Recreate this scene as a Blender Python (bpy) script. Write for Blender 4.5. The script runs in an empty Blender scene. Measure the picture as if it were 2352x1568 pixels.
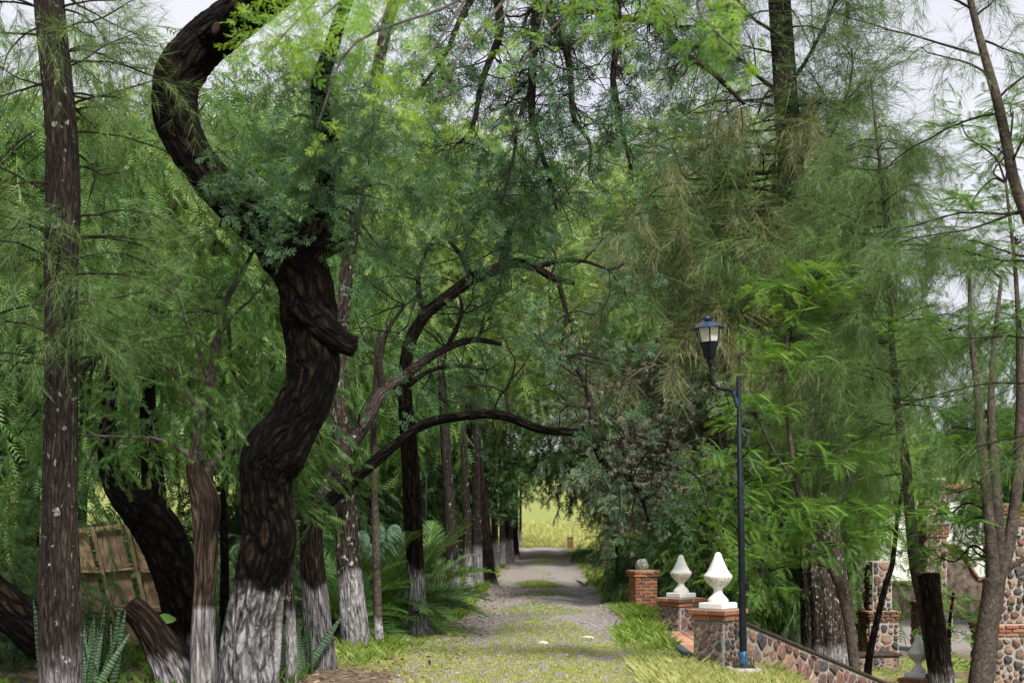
import bpy, math, random
import numpy as np
from mathutils import Vector, Matrix

# ------------------------------------------------------------------ camera, sky, sun, exposure
SC = bpy.context.scene
COL = SC.collection
F = 3266.0            # focal length in the units used below for measured image positions
CAMZ = 1.6
cam_d = bpy.data.cameras.new('camera')
cam = bpy.data.objects.new('camera', cam_d)
COL.objects.link(cam)
cam.location = (0, 0, CAMZ)
cam.rotation_euler = (math.radians(90), 0, 0)
cam_d.lens = 50.0
cam_d.sensor_width = 36.0
cam_d.shift_y = 0.1748
cam_d.clip_start = 0.1
cam_d.clip_end = 3000
cam_d.dof.use_dof = True
cam_d.dof.focus_distance = 17.5
cam_d.dof.aperture_fstop = 3.2
SC.camera = cam

SUN_EL, SUN_AZ = math.radians(50), math.radians(158)   # azimuth measured from +Y clockwise (behind the camera, to the right)
W = bpy.data.worlds.new('World')
SC.world = W
W.use_nodes = True
wn = W.node_tree
for n in list(wn.nodes):
    wn.nodes.remove(n)
wo = wn.nodes.new('ShaderNodeOutputWorld')
wb = wn.nodes.new('ShaderNodeBackground')
sky = wn.nodes.new('ShaderNodeTexSky')
sky.sky_type = 'NISHITA'
sky.sun_disc = False
sky.sun_elevation = SUN_EL
sky.sun_rotation = SUN_AZ
cl = wn.nodes.new('ShaderNodeTexNoise')
cl.inputs['Scale'].default_value = 2.2
cl.inputs['Detail'].default_value = 4
cr = wn.nodes.new('ShaderNodeValToRGB')
cr.color_ramp.elements[0].position = 0.3
cr.color_ramp.elements[0].color = (6.9, 7.0, 8.1, 1)
cr.color_ramp.elements[1].position = 0.7
cr.color_ramp.elements[1].color = (9.2, 9.2, 9.7, 1)
mx = wn.nodes.new('ShaderNodeMixRGB')
mx.inputs[0].default_value = 0.9
tc = wn.nodes.new('ShaderNodeTexCoord')
wn.links.new(tc.outputs['Generated'], cl.inputs['Vector'])
wn.links.new(cl.outputs['Fac'], cr.inputs['Fac'])
wn.links.new(sky.outputs[0], mx.inputs[1])
wn.links.new(cr.outputs[0], mx.inputs[2])
wn.links.new(mx.outputs[0], wb.inputs['Color'])
wb.inputs['Strength'].default_value = 0.053
wn.links.new(wb.outputs[0], wo.inputs['Surface'])

sl = bpy.data.lights.new('sun', 'SUN')
sl.energy = 3.5
sl.angle = math.radians(10)
sl.color = (1.0, 0.95, 0.86)
so = bpy.data.objects.new('sun', sl)
COL.objects.link(so)
sd = Vector((math.sin(SUN_AZ) * math.cos(SUN_EL), math.cos(SUN_AZ) * math.cos(SUN_EL), math.sin(SUN_EL)))
so.rotation_euler = sd.to_track_quat('Z', 'Y').to_euler()
so.location = (0, 0, 30)

SC.view_settings.view_transform = 'Standard'
SC.view_settings.look = 'None'
SC.view_settings.exposure = 1.1
SC.view_settings.gamma = 1.0
SC.view_settings.use_curve_mapping = False
SC.cycles.max_bounces = 6
SC.cycles.diffuse_bounces = 3
SC.cycles.transmission_bounces = 4
SC.cycles.transparent_max_bounces = 4
SC.cycles.use_denoising = True

# ------------------------------------------------------------------ helpers
R0 = np.random.default_rng(7)


def P(x, y, Y):
    """world point seen at the measured image position (x, y) at distance Y"""
    return np.array([(x - 1176.0) / F * Y, Y, CAMZ + (1195.0 - y) / F * Y])


def road_x(Y):
    return 0.021 * np.asarray(Y)


def sstep(a, b, x):
    t = np.clip((np.asarray(x, float) - a) / (b - a), 0, 1)
    return t * t * (3 - 2 * t)


def _hash(i, j, k):
    n = (i * 374761393 + j * 668265263 + k * 1274126177) & 0xffffffff
    n = ((n ^ (n >> 13)) * 1274126177) & 0xffffffff
    return ((n ^ (n >> 16)) & 0xffff) / 65535.0


def vnoise(p):
    p = np.asarray(p, float)
    f = np.floor(p).astype(np.int64)
    t = p - f
    t = t * t * (3 - 2 * t)
    r = 0
    for a in (0, 1):
        for b in (0, 1):
            for c in (0, 1):
                w = (t[..., 0] if a else 1 - t[..., 0]) * (t[..., 1] if b else 1 - t[..., 1]) * (t[..., 2] if c else 1 - t[..., 2])
                r = r + w * _hash(f[..., 0] + a, f[..., 1] + b, f[..., 2] + c)
    return r


def fbm(p, o=3):
    p = np.asarray(p, float)
    s, a, tot = 0, 1.0, 0
    for i in range(o):
        s = s + a * vnoise(p * (2 ** i) + 17.3 * i)
        tot += a
        a *= 0.5
    return s / tot


def ground_z(x, y):
    x = np.asarray(x, float)
    y = np.asarray(y, float)
    d = x - road_x(y)
    z = 0.05 * (fbm(np.stack([x * .35, y * .35, 0 * x], -1), 2) - .5)
    z = z - 0.05 * np.exp(-((np.abs(d) - 0.8) / 0.3) ** 2) * (y < 90)
    x0 = np.where(y < 17, 2.6, 2.45 + 0.021 * (y - 17) + .25 * sstep(21, 26, y))
    z = z - 1.3 * sstep(0, 2.6, x - x0) * (1 - sstep(75, 95, y))
    z = z + sstep(84, 125, y) * 1.3 + sstep(120, 330, y) * 10
    z = z + sstep(6, 40, -x) * 0.6
    return z


def mesh_from(name, verts, polys, mat, smooth=True, attrs=None):
    """polys: list of int arrays (m,3) or (m,4)"""
    me = bpy.data.meshes.new(name)
    verts = np.asarray(verts, np.float32)
    me.vertices.add(len(verts))
    me.vertices.foreach_set('co', verts.ravel())
    li, st, n = [], [], 0
    for p in polys:
        if len(p) == 0:
            continue
        p = np.asarray(p, np.int32)
        li.append(p.ravel())
        st.append(n + np.arange(len(p)) * p.shape[1])
        n += p.size
    li = np.concatenate(li)
    st = np.concatenate(st)
    me.loops.add(len(li))
    me.loops.foreach_set('vertex_index', li.astype(np.int32))
    me.polygons.add(len(st))
    me.polygons.foreach_set('loop_start', st.astype(np.int32))
    me.polygons.foreach_set('use_smooth', np.full(len(st), smooth))
    for k, v in (attrs or {}).items():
        a = me.attributes.new(k, 'FLOAT', 'POINT')
        a.data.foreach_set('value', np.asarray(v, np.float32))
    me.update(calc_edges=True)
    if mat:
        me.materials.append(mat)
    return me


class MB:
    """collects pieces into one mesh"""
    def __init__(self):
        self.v, self.q, self.t, self.n, self.a = [], [], [], 0, {}

    def add(self, v, quads=None, tris=None, **attrs):
        v = np.asarray(v, float)
        self.v.append(v)
        if quads is not None and len(quads):
            self.q.append(np.asarray(quads) + self.n)
        if tris is not None and len(tris):
            self.t.append(np.asarray(tris) + self.n)
        for k in set(self.a) | set(attrs):
            if k not in self.a:
                self.a[k] = [np.zeros(self.n)] if self.n else []
            val = attrs.get(k, 0.0)
            self.a[k].append(np.broadcast_to(np.asarray(val, float), (len(v),)))
        self.n += len(v)

    def mesh(self, name, mat, smooth=True):
        polys = []
        if self.q:
            polys.append(np.concatenate(self.q))
        if self.t:
            polys.append(np.concatenate(self.t))
        return mesh_from(name, np.concatenate(self.v), polys, mat, smooth, {k: np.concatenate(x) for k, x in self.a.items()})


def obj(name, me, parent=None, kind=None, label=None):
    o = bpy.data.objects.new(name, me)
    COL.objects.link(o)
    if parent is not None:
        o.parent = parent
    if kind:
        o['kind'] = kind
    if label:
        o['label'] = label
    return o


def part(name, me, parent, **k):
    """a part whose mesh is given in world coordinates"""
    o = obj(name, me, parent, **k)
    o.location = -Vector(parent.location)
    return o


def tag(o, label, cat, group=None):
    o['label'] = label
    o['category'] = cat
    o['kind'] = 'thing'
    if group:
        o['group'] = group
    return o


def thing(name, label, cat, loc=(0, 0, 0), rz=0.0, group=None, scale=1.0):
    o = bpy.data.objects.new(name, None)
    COL.objects.link(o)
    o.location = loc
    o.rotation_euler = (0, 0, rz)
    o.scale = (scale,) * 3
    o.empty_display_size = 0.3
    return tag(o, label, cat, group)


def catmull(pts, sub):
    pts = np.asarray(pts, float)
    if len(pts) < 3:
        t = np.linspace(0, 1, sub + 1)[:, None]
        return pts[0] * (1 - t) + pts[-1] * t
    e = np.vstack([2 * pts[0] - pts[1], pts, 2 * pts[-1] - pts[-2]])
    out = []
    for i in range(1, len(e) - 2):
        a, b, c, d = e[i - 1], e[i], e[i + 1], e[i + 2]
        for t in np.linspace(0, 1, sub, endpoint=False):
            out.append(.5 * ((2 * b) + (c - a) * t + (2 * a - 5 * b + 4 * c - d) * t * t + (3 * b - a - 3 * c + d) * t ** 3))
    out.append(pts[-1])
    return np.array(out)


def tube(mb, pts, radii, sides=8, sub=1, amp=0.0, freq=6.0, along=1.2, seed=0.0, lime=None, cap=True, flutes=0, flute_amp=0):
    """tapered, bark-roughened tube"""
    pts = np.asarray(pts, float)
    radii = np.asarray(radii, float)
    if sub > 1:
        pr = catmull(np.hstack([pts, radii[:, None]]), sub)
        pts, radii = pr[:, :3], np.maximum(pr[:, 3], 1e-3)
    n = len(pts)
    tan = np.gradient(pts, axis=0)
    tan /= np.linalg.norm(tan, axis=1)[:, None] + 1e-9
    nrm = np.zeros((n, 3))
    ref = np.array([1.0, 0, 0]) if abs(tan[0][0]) < .8 else np.array([0, 1.0, 0])
    v = ref - tan[0] * np.dot(ref, tan[0])
    nrm[0] = v / np.linalg.norm(v)
    for i in range(1, n):
        v = nrm[i - 1] - tan[i] * np.dot(nrm[i - 1], tan[i])
        nrm[i] = v / (np.linalg.norm(v) + 1e-9)
    bi = np.cross(tan, nrm)
    a = np.linspace(0, 2 * math.pi, sides, endpoint=False)
    ca, sa = np.cos(a), np.sin(a)
    rr = np.repeat(radii[:, None], sides, 1)
    if amp:
        s = np.concatenate([[0], np.cumsum(np.linalg.norm(np.diff(pts, axis=0), axis=1))])
        q = np.stack([np.broadcast_to(ca * freq * .5, (n, sides)), np.broadcast_to(sa * freq * .5, (n, sides)), np.broadcast_to((s * along)[:, None], (n, sides))], -1) + seed
        rid = 1 - np.abs(2 * fbm(q * [1.6, 1.6, 1.3], 3) - 1)
        big = fbm(q * [.35, .35, .5] + 9, 2) - .5
        knob = np.clip(fbm(q * [.5, .5, .38] + 31, 2) - .62, 0, 1)
        rr = rr * (1 + amp * (rid - .6) * 1.6 + amp * 2.0 * big + amp * 4 * knob)
    if flutes:
        s2 = np.linspace(0, 1, n)[:, None]
        rr = rr * (1 + flute_amp * (1 - s2 * .6) * np.abs(np.sin((a[None, :] + .5 * s2) * flutes / 2 + seed)))
    vv = pts[:, None, :] + rr[..., None] * (nrm[:, None, :] * ca[None, :, None] + bi[:, None, :] * sa[None, :, None])
    vv = vv.reshape(-1, 3)
    i = np.arange(n - 1)[:, None] * sides
    j = np.arange(sides)[None, :]
    jn = (j + 1) % sides
    quads = np.stack([i + j, i + jn, i + sides + jn, i + sides + j], -1).reshape(-1, 4)
    tris = None
    if cap:
        vv = np.vstack([vv, pts[-1] + tan[-1] * radii[-1] * .25])
        k = (n - 1) * sides
        tris = np.stack([k + j[0], k + jn[0], np.full(sides, n * sides)], -1)
    attrs = {}
    if sides >= 7:
        s3 = np.concatenate([[0], np.cumsum(np.linalg.norm(np.diff(pts, axis=0), axis=1))])
        R_ = radii.mean() * .6 + radii * .4
        ex = 1 if cap else 0
        attrs['bx'] = np.concatenate([(R_[:, None] * ca[None]).ravel(), np.zeros(ex)])
        attrs['by'] = np.concatenate([(R_[:, None] * sa[None]).ravel(), np.zeros(ex)])
        attrs['bz'] = np.concatenate([np.repeat(s3, sides) + seed, np.full(ex, s3[-1] + seed)])
    if lime is not None:
        h = vv[:, 2] - lime[0]
        attrs['lime'] = np.clip((lime[1] - h + .35 * (fbm(vv * 7 + seed, 2) - .5)) / (lime[2] if len(lime) > 2 else .12), 0, 1)
    mb.add(vv, quads, tris, **attrs)


# ------------------------------------------------------------------ materials
def nodes(name):
    m = bpy.data.materials.new(name)
    m.use_nodes = True
    nt = m.node_tree
    b = nt.nodes['Principled BSDF']
    return m, nt, b, nt.nodes['Material Output']


def N(nt, kind, **vals):
    n = nt.nodes.new(kind)
    for k, v in vals.items():
        if k in n.inputs:
            n.inputs[k].default_value = v
        else:
            setattr(n, k, v)
    return n


def ramp(nt, fac, stops):
    r = nt.nodes.new('ShaderNodeValToRGB')
    el = r.color_ramp.elements
    while len(el) < len(stops):
        el.new(0.5)
    for e, (p, c) in zip(el, stops):
        e.position = p
        e.color = (*c, 1) if len(c) == 3 else c
    nt.links.new(fac, r.inputs['Fac'])
    return r.outputs['Color']


def mixc(nt, fac, a, b, mode='MIX'):
    m = nt.nodes.new('ShaderNodeMixRGB')
    m.blend_type = mode
    for i, s in ((0, fac), (1, a), (2, b)):
        if isinstance(s, (int, float)):
            m.inputs[i].default_value = s
        elif isinstance(s, tuple):
            m.inputs[i].default_value = (*s, 1)
        else:
            nt.links.new(s, m.inputs[i])
    return m.outputs[0]


def noise(nt, scale, detail=4, vec=None, rough=.55):
    n = N(nt, 'ShaderNodeTexNoise', Scale=scale, Detail=detail, Roughness=rough)
    if vec is not None:
        nt.links.new(vec, n.inputs['Vector'])
    return n.outputs['Fac']


def geo_pos(nt, scale=(1, 1, 1)):
    g = nt.nodes.new('ShaderNodeTexCoord')
    mp = nt.nodes.new('ShaderNodeMapping')
    mp.inputs['Scale'].default_value = scale
    nt.links.new(g.outputs['Object'], mp.inputs['Vector'])
    return mp.outputs['Vector']


def bump(nt, b, h, strength, dist):
    n = N(nt, 'ShaderNodeBump', Strength=strength, Distance=dist)
    nt.links.new(h, n.inputs['Height'])
    nt.links.new(n.outputs['Normal'], b.inputs['Normal'])


def leaf_mat(name, dark, mid, light, trans=0.35, spread=.25, rough=.55):
    m, nt, b, out = nodes(name)
    at = N(nt, 'ShaderNodeAttribute', attribute_name='tint')
    oi = nt.nodes.new('ShaderNodeObjectInfo')
    ma = N(nt, 'ShaderNodeMath', operation='MULTIPLY_ADD')
    nt.links.new(oi.outputs['Random'], ma.inputs[0])
    ma.inputs[1].default_value = spread
    nt.links.new(at.outputs['Fac'], ma.inputs[2])
    col = ramp(nt, ma.outputs[0], [(0.05, dark), (0.55, mid), (1.0, light)])
    nt.links.new(col, b.inputs['Base Color'])
    b.inputs['Roughness'].default_value = rough
    b.inputs['Specular IOR Level'].default_value = 0.35
    tr = nt.nodes.new('ShaderNodeBsdfTranslucent')
    nt.links.new(mixc(nt, 1.0, col, (1.25, 1.25, .55), 'MULTIPLY'), tr.inputs['Color'])
    mi = nt.nodes.new('ShaderNodeMixShader')
    mi.inputs[0].default_value = trans
    nt.links.new(b.outputs[0], mi.inputs[1])
    nt.links.new(tr.outputs[0], mi.inputs[2])
    nt.links.new(mi.outputs[0], out.inputs['Surface'])
    return m


def bark_mat(name, deep, mid, ridge, zsc=.25, scale=14, bstr=.9, lichen=0.0, crack=.5, wide=.16, depth=.02):
    m, nt, b, out = nodes(name)
    ax = [N(nt, 'ShaderNodeAttribute', attribute_name=k) for k in ('bx', 'by', 'bz')]
    cx = nt.nodes.new('ShaderNodeCombineXYZ')
    for i in range(3):
        nt.links.new(ax[i].outputs['Fac'], cx.inputs[i])
    mp = nt.nodes.new('ShaderNodeMapping')
    mp.inputs['Scale'].default_value = (1, 1, zsc)
    nt.links.new(cx.outputs[0], mp.inputs['Vector'])
    v = mp.outputs['Vector']
    wob = N(nt, 'ShaderNodeTexNoise', Scale=scale * .7, Detail=3.0)
    nt.links.new(v, wob.inputs['Vector'])
    va = N(nt, 'ShaderNodeVectorMath', operation='MULTIPLY_ADD')
    nt.links.new(wob.outputs['Color'], va.inputs[0])
    va.inputs[1].default_value = (1.7 / scale,) * 3
    nt.links.new(v, va.inputs[2])
    vo = N(nt, 'ShaderNodeTexVoronoi', Scale=scale)
    vo.feature = 'DISTANCE_TO_EDGE'
    nt.links.new(va.outputs[0], vo.inputs['Vector'])
    ck = ramp(nt, vo.outputs['Distance'], [(.02, (0, 0, 0)), (wide, (1, 1, 1))])
    n1 = noise(nt, scale * 2.2, 6, v, .65)
    n2 = noise(nt, scale * .16, 4, v)
    col = ramp(nt, n1, [(.34, deep), (.52, mid), (.74, ridge)])
    col = mixc(nt, .7, col, ramp(nt, n2, [(.34, (.25, .24, .23)), (.68, (1.35, 1.28, 1.2))]), 'MULTIPLY')
    if lichen:
        n4 = noise(nt, 17, 4, geo_pos(nt, (1, 1, .7)))
        col = mixc(nt, ramp(nt, n4, [(.66 - lichen * .12, (0, 0, 0)), (.70 - lichen * .12, (.8, .8, .8))]), col, (.36, .37, .34))
    at = N(nt, 'ShaderNodeAttribute', attribute_name='lime')
    n3 = noise(nt, scale * 1.3, 6, v, .75)
    fl = ramp(nt, n3, [(.36, (.08, .08, .08)), (.54, (.92, .92, .92))])
    fac = mixc(nt, 1.0, fl, at.outputs['Color'], 'MULTIPLY')
    limec = ramp(nt, n1, [(.3, (.18, .17, .185)), (.65, (.44, .425, .445))])
    col = mixc(nt, fac, col, limec)
    lf = ramp(nt, fac, [(0, (crack,) * 3), (1, (crack * .55,) * 3)])
    cf = mixc(nt, lf, (1, 1, 1), ck)
    col = mixc(nt, 1.0, col, cf, 'MULTIPLY')
    nt.links.new(col, b.inputs['Base Color'])
    b.inputs['Roughness'].default_value = .95
    b.inputs['Specular IOR Level'].default_value = .12
    h = mixc(nt, .35, ck, n1)
    bump(nt, b, h, bstr, depth)
    return m


def plain(name, col, rough=.6, var=.15, scale=20, bstr=.2, bd=.004, spec=.4, metal=0, objrand=0.0):
    m, nt, b, out = nodes(name)
    n1 = noise(nt, scale, 5, geo_pos(nt))
    c = mixc(nt, 1.0, col, ramp(nt, n1, [(.3, (1 - var * 2,) * 3), (.7, (1 + var,) * 3)]), 'MULTIPLY')
    if objrand:
        oi = nt.nodes.new('ShaderNodeObjectInfo')
        c = mixc(nt, 1.0, c, ramp(nt, oi.outputs['Random'], [(0, (1 - objrand,) * 3), (1, (1 + objrand,) * 3)]), 'MULTIPLY')
    nt.links.new(c, b.inputs['Base Color'])
    b.inputs['Roughness'].default_value = rough
    b.inputs['Specular IOR Level'].default_value = spec
    b.inputs['Metallic'].default_value = metal
    if bstr:
        bump(nt, b, n1, bstr, bd)
    return m


def palette_mat(name, cols, scale=22, rough=.85, bd=.012):
    m, nt, b, out = nodes(name)
    oi = nt.nodes.new('ShaderNodeObjectInfo')
    r = nt.nodes.new('ShaderNodeValToRGB')
    r.color_ramp.interpolation = 'CONSTANT'
    el = r.color_ramp.elements
    while len(el) < len(cols):
        el.new(.5)
    for i, (e, c) in enumerate(zip(el, cols)):
        e.position = i / len(cols)
        e.color = (*c, 1)
    nt.links.new(oi.outputs['Random'], r.inputs['Fac'])
    n1 = noise(nt, scale, 6, geo_pos(nt), .65)
    c = mixc(nt, 1.0, r.outputs['Color'], ramp(nt, n1, [(.3, (.5, .5, .52)), (.7, (1.35, 1.3, 1.25))]), 'MULTIPLY')
    nt.links.new(c, b.inputs['Base Color'])
    b.inputs['Roughness'].default_value = rough
    b.inputs['Specular IOR Level'].default_value = .25
    bump(nt, b, n1, .6, bd)
    return m


M = {}
M['pepper'] = leaf_mat('pepper_leaf', (.028, .075, .024), (.075, .165, .04), (.17, .27, .06), .38, rough=.42)
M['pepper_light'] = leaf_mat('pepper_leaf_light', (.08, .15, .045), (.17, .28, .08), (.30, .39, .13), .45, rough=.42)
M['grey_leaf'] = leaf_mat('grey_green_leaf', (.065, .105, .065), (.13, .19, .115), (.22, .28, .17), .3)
M['mesquite'] = leaf_mat('mesquite_leaf', (.035, .085, .045), (.07, .15, .07), (.16, .25, .09), .35)
M['mesquite_new'] = leaf_mat('mesquite_new_leaf', (.07, .17, .05), (.15, .30, .05), (.30, .45, .07), .45)
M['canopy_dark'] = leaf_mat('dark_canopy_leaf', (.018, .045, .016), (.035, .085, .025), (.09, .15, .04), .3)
M['casuarina'] = leaf_mat('casuarina_needle', (.05, .095, .035), (.09, .16, .05), (.17, .22, .06), .3)
M['casuarina_dry'] = leaf_mat('casuarina_dry_needle', (.085, .105, .045), (.145, .16, .07), (.23, .225, .115), .25)
M['jacaranda'] = leaf_mat('fern_leaf', (.05, .125, .025), (.105, .225, .038), (.20, .33, .06), .42)
M['palm'] = leaf_mat('palm_leaf', (.035, .09, .025), (.085, .18, .045), (.22, .29, .09), .25, rough=.38)
M['moss'] = leaf_mat('ball_moss', (.09, .08, .065), (.15, .14, .115), (.24, .22, .18), .1)
M['bark_dark'] = bark_mat('twisted_bark', (.002, .0016, .0014), (.008, .0056, .004), (.052, .033, .022), .30, 13, 1.0, crack=.92, wide=.24, depth=.04)
M['bark_grey'] = bark_mat('grey_bark', (.013, .010, .009), (.038, .031, .028), (.11, .09, .082), .14, 28, .8, crack=.5, wide=.2, lichen=.15)
M['bark_brown'] = bark_mat('brown_bark', (.008, .006, .005), (.03, .021, .016), (.095, .066, .05), .13, 26, 1.0, crack=.85, wide=.25)
M['bark_tan'] = bark_mat('tan_bark', (.025, .018, .014), (.085, .062, .047), (.19, .145, .115), .10, 20, .9, crack=.7, wide=.2)
M['bark_lichen'] = bark_mat('lichen_bark', (.02, .016, .014), (.065, .052, .044), (.15, .125, .105), .16, 26, .8, lichen=.55, crack=.6, wide=.2)
M['bark_smooth'] = bark_mat('smooth_bark', (.04, .034, .031), (.075, .062, .056), (.14, .115, .10), .8, 12, .4, crack=.2, wide=.1)
M['twig'] = plain('twig_bark', (.022, .017, .014), .95, .35, 20, .4, .01, .15)
M['twig_grey'] = plain('grey_twig_bark', (.085, .072, .064), .95, .35, 20, .4, .01, .15)
M['stone'] = palette_mat('rubble_stone', [(.15, .085, .065), (.20, .115, .09), (.055, .055, .062), (.24, .16, .115), (.12, .075, .065), (.07, .068, .07), (.19, .10, .085), (.28, .21, .16), (.10, .07, .06), (.16, .12, .10)])
M['mortar'] = plain('lime_mortar', (.30, .275, .25), .95, .25, 26, .8, .012, .2)
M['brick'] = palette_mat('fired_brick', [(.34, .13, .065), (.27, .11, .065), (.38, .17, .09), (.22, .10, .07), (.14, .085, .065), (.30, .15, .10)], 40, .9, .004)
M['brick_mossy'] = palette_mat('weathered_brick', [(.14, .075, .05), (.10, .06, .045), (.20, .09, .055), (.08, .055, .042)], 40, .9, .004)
M['brick_pale'] = palette_mat('pale_brick', [(.36, .19, .12), (.42, .24, .15), (.32, .16, .10), (.28, .17, .12)], 40, .9, .004)
M['brick_mortar'] = plain('brick_mortar', (.40, .33, .27), .95, .2, 40, .4, .004, .2)
M['coping'] = plain('dark_coping', (.06, .048, .04), .95, .4, 18, .8, .01, .15)
M['concrete'] = plain('pale_concrete', (.40, .385, .35), .9, .2, 16, .5, .006, .2)
M['metal_blue'] = plain('blue_black_paint', (.005, .009, .016), .6, .5, 9, .4, .003, .25)
M['metal_bright'] = plain('bright_blue_paint', (.015, .085, .17), .4, .6, 16, .3, .002, .5)
M['metal_cap'] = plain('chipped_blue_paint', (.016, .034, .10), .42, .7, 22, .3, .002, .5)
M['rust'] = plain('rusty_iron', (.06, .035, .025), .8, .4, 40, .4, .002, .3)
M['frosted'] = plain('frosted_pane', (.55, .54, .50), .4, .08, 6, 0, 0, .5)
M['wood'] = plain('weathered_board', (.27, .19, .12), .85, .3, 7, .4, .004, .2, objrand=.22)
M['wood_cut'] = plain('cut_wood', (.36, .26, .17), .9, .4, 30, .5, .004, .2)
M['tile'] = palette_mat('clay_floor_tile', [(.40, .22, .15), (.44, .25, .17), (.36, .19, .13)], 30, .8, .002)
M['kerb_paint'] = plain('teal_grey_kerb', (.07, .10, .10), .8, .35, 14, .3, .004, .3)
M['whitewall'] = plain('white_plaster', (.78, .78, .76), .9, .1, 3, .2, .004, .2)
M['wall_brown'] = plain('weathered_adobe', (.23, .18, .15), .95, .4, 5, .6, .02, .1)
M['roof_tile'] = palette_mat('roof_tile', [(.42, .18, .11), (.36, .14, .09), (.48, .25, .17)], 30, .8, .004)
M['cactus'] = plain('cactus_skin', (.08, .16, .10), .6, .3, 12, .3, .004, .4)
M['snake'] = None
M['dark_glass'] = plain('dark_window', (.02, .025, .03), .15, .1, 4, 0, 0, .6)
M['pebble'] = plain('pale_flat_stone', (.55, .53, .52), .9, .2, 20, .4, .004, .3)
M['cobble'] = plain('cobble', (.215, .192, .185), .9, .35, 30, .5, .008, .3)


def finial_mat():
    m, nt, b, out = nodes('finial_plaster')
    tcn = nt.nodes.new('ShaderNodeTexCoord')
    sep = nt.nodes.new('ShaderNodeSeparateXYZ')
    nt.links.new(tcn.outputs['Object'], sep.inputs[0])
    v = geo_pos(nt, (1, 1, .06))
    n1 = noise(nt, 55, 4, v, .7)
    stain = ramp(nt, n1, [(.42, (0, 0, 0)), (.62, (1, 1, 1))])
    band = ramp(nt, sep.outputs['Z'], [(.19, (0, 0, 0)), (.25, (1, 1, 1)), (.34, (1, 1, 1)), (.362, (0, 0, 0))])
    f = mixc(nt, 1.0, stain, band, 'MULTIPLY')
    f = mixc(nt, 1.0, f, (.75, .75, .75), 'MULTIPLY')
    base = ramp(nt, noise(nt, 9, 4, geo_pos(nt)), [(.3, (.70, .69, .66)), (.6, (.82, .82, .81))])
    nt.links.new(mixc(nt, f, base, (.22, .19, .15)), b.inputs['Base Color'])
    b.inputs['Roughness'].default_value = .8
    bump(nt, b, noise(nt, 30, 4, geo_pos(nt)), .25, .003)
    return m


M['finial'] = finial_mat()


def snake_mat():
    m, nt, b, out = nodes('banded_leaf')
    w = N(nt, 'ShaderNodeTexWave', Scale=7.0, Distortion=7.0, Detail=3.0)
    w.bands_direction = 'Z'
    nt.links.new(geo_pos(nt), w.inputs['Vector'])
    nt.links.new(ramp(nt, w.outputs['Fac'], [(.3, (.015, .045, .022)), (.7, (.10, .16, .08))]), b.inputs['Base Color'])
    b.inputs['Roughness'].default_value = .45
    return m


M['snake'] = snake_mat()


def ground_mat():
    m, nt, b, out = nodes('earth_and_turf')
    g = nt.nodes.new('ShaderNodeNewGeometry')
    pos = g.outputs['Position']
    a = N(nt, 'ShaderNodeAttribute', attribute_name='turf')
    r = N(nt, 'ShaderNodeAttribute', attribute_name='road')
    dirt = ramp(nt, noise(nt, 5, 6, pos, .7), [(.3, (.065, .045, .034)), (.5, (.14, .10, .075)), (.72, (.24, .18, .13))])
    roadc = ramp(nt, noise(nt, 11, 6, pos, .7), [(.3, (.12, .108, .105)), (.5, (.235, .212, .205)), (.72, (.37, .335, .315))])
    c = mixc(nt, r.outputs['Fac'], dirt, roadc)
    turf = ramp(nt, noise(nt, 3, 5, pos, .7), [(.3, (.09, .13, .03)), (.55, (.22, .24, .07)), (.75, (.34, .32, .13))])
    n2 = noise(nt, 9, 5, pos, .7)
    th = N(nt, 'ShaderNodeMath', operation='ADD')
    nt.links.new(a.outputs['Fac'], th.inputs[0])
    nt.links.new(n2, th.inputs[1])
    f = ramp(nt, th.outputs[0], [(.85, (0, 0, 0)), (1.15, (1, 1, 1))])
    c = mixc(nt, f, c, turf)
    nt.links.new(c, b.inputs['Base Color'])
    b.inputs['Roughness'].default_value = .95
    b.inputs['Specular IOR Level'].default_value = .15
    bump(nt, b, noise(nt, 22, 6, pos, .7), .8, .03)
    return m


M['ground'] = ground_mat()
M['grass'] = leaf_mat('grass_blade', (.05, .12, .015), (.15, .26, .03), (.50, .48, .22), .4)
M['hill'] = plain('far_scrub_hill', (.06, .09, .06), 1, .3, .05, 0, 0, .1)
M['litter'] = leaf_mat('dry_litter', (.05, .03, .02), (.13, .08, .05), (.30, .22, .14), .1)


# ------------------------------------------------------------------ leaf templates (unit sized, growing along +X)
class T:
    def __init__(self):
        self.v, self.t, self.c = np.zeros((0, 3)), np.zeros((0, 3), int), np.zeros(0)

    def add(self, v, t, c):
        v = np.asarray(v, float)
        self.t = np.vstack([self.t, np.asarray(t, int) + len(self.v)])
        self.v = np.vstack([self.v, v])
        self.c = np.concatenate([self.c, np.broadcast_to(np.asarray(c, float), (len(v),))])


def frames(d, roll, ref=(0, 0, 1.0)):
    d = np.asarray(d, float)
    x = d / (np.linalg.norm(d, axis=-1, keepdims=True) + 1e-9)
    ref = np.broadcast_to(np.asarray(ref, float), x.shape)
    y = np.cross(ref, x)
    ln = np.linalg.norm(y, axis=-1, keepdims=True)
    y = np.where(ln < 1e-3, np.array([0, 1.0, 0]), y / np.maximum(ln, 1e-9))
    z = np.cross(x, y)
    c, s = np.cos(roll)[..., None], np.sin(roll)[..., None]
    y2 = y * c + z * s
    z2 = -y * s + z * c
    return np.stack([x, y2, z2], -1)


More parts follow.
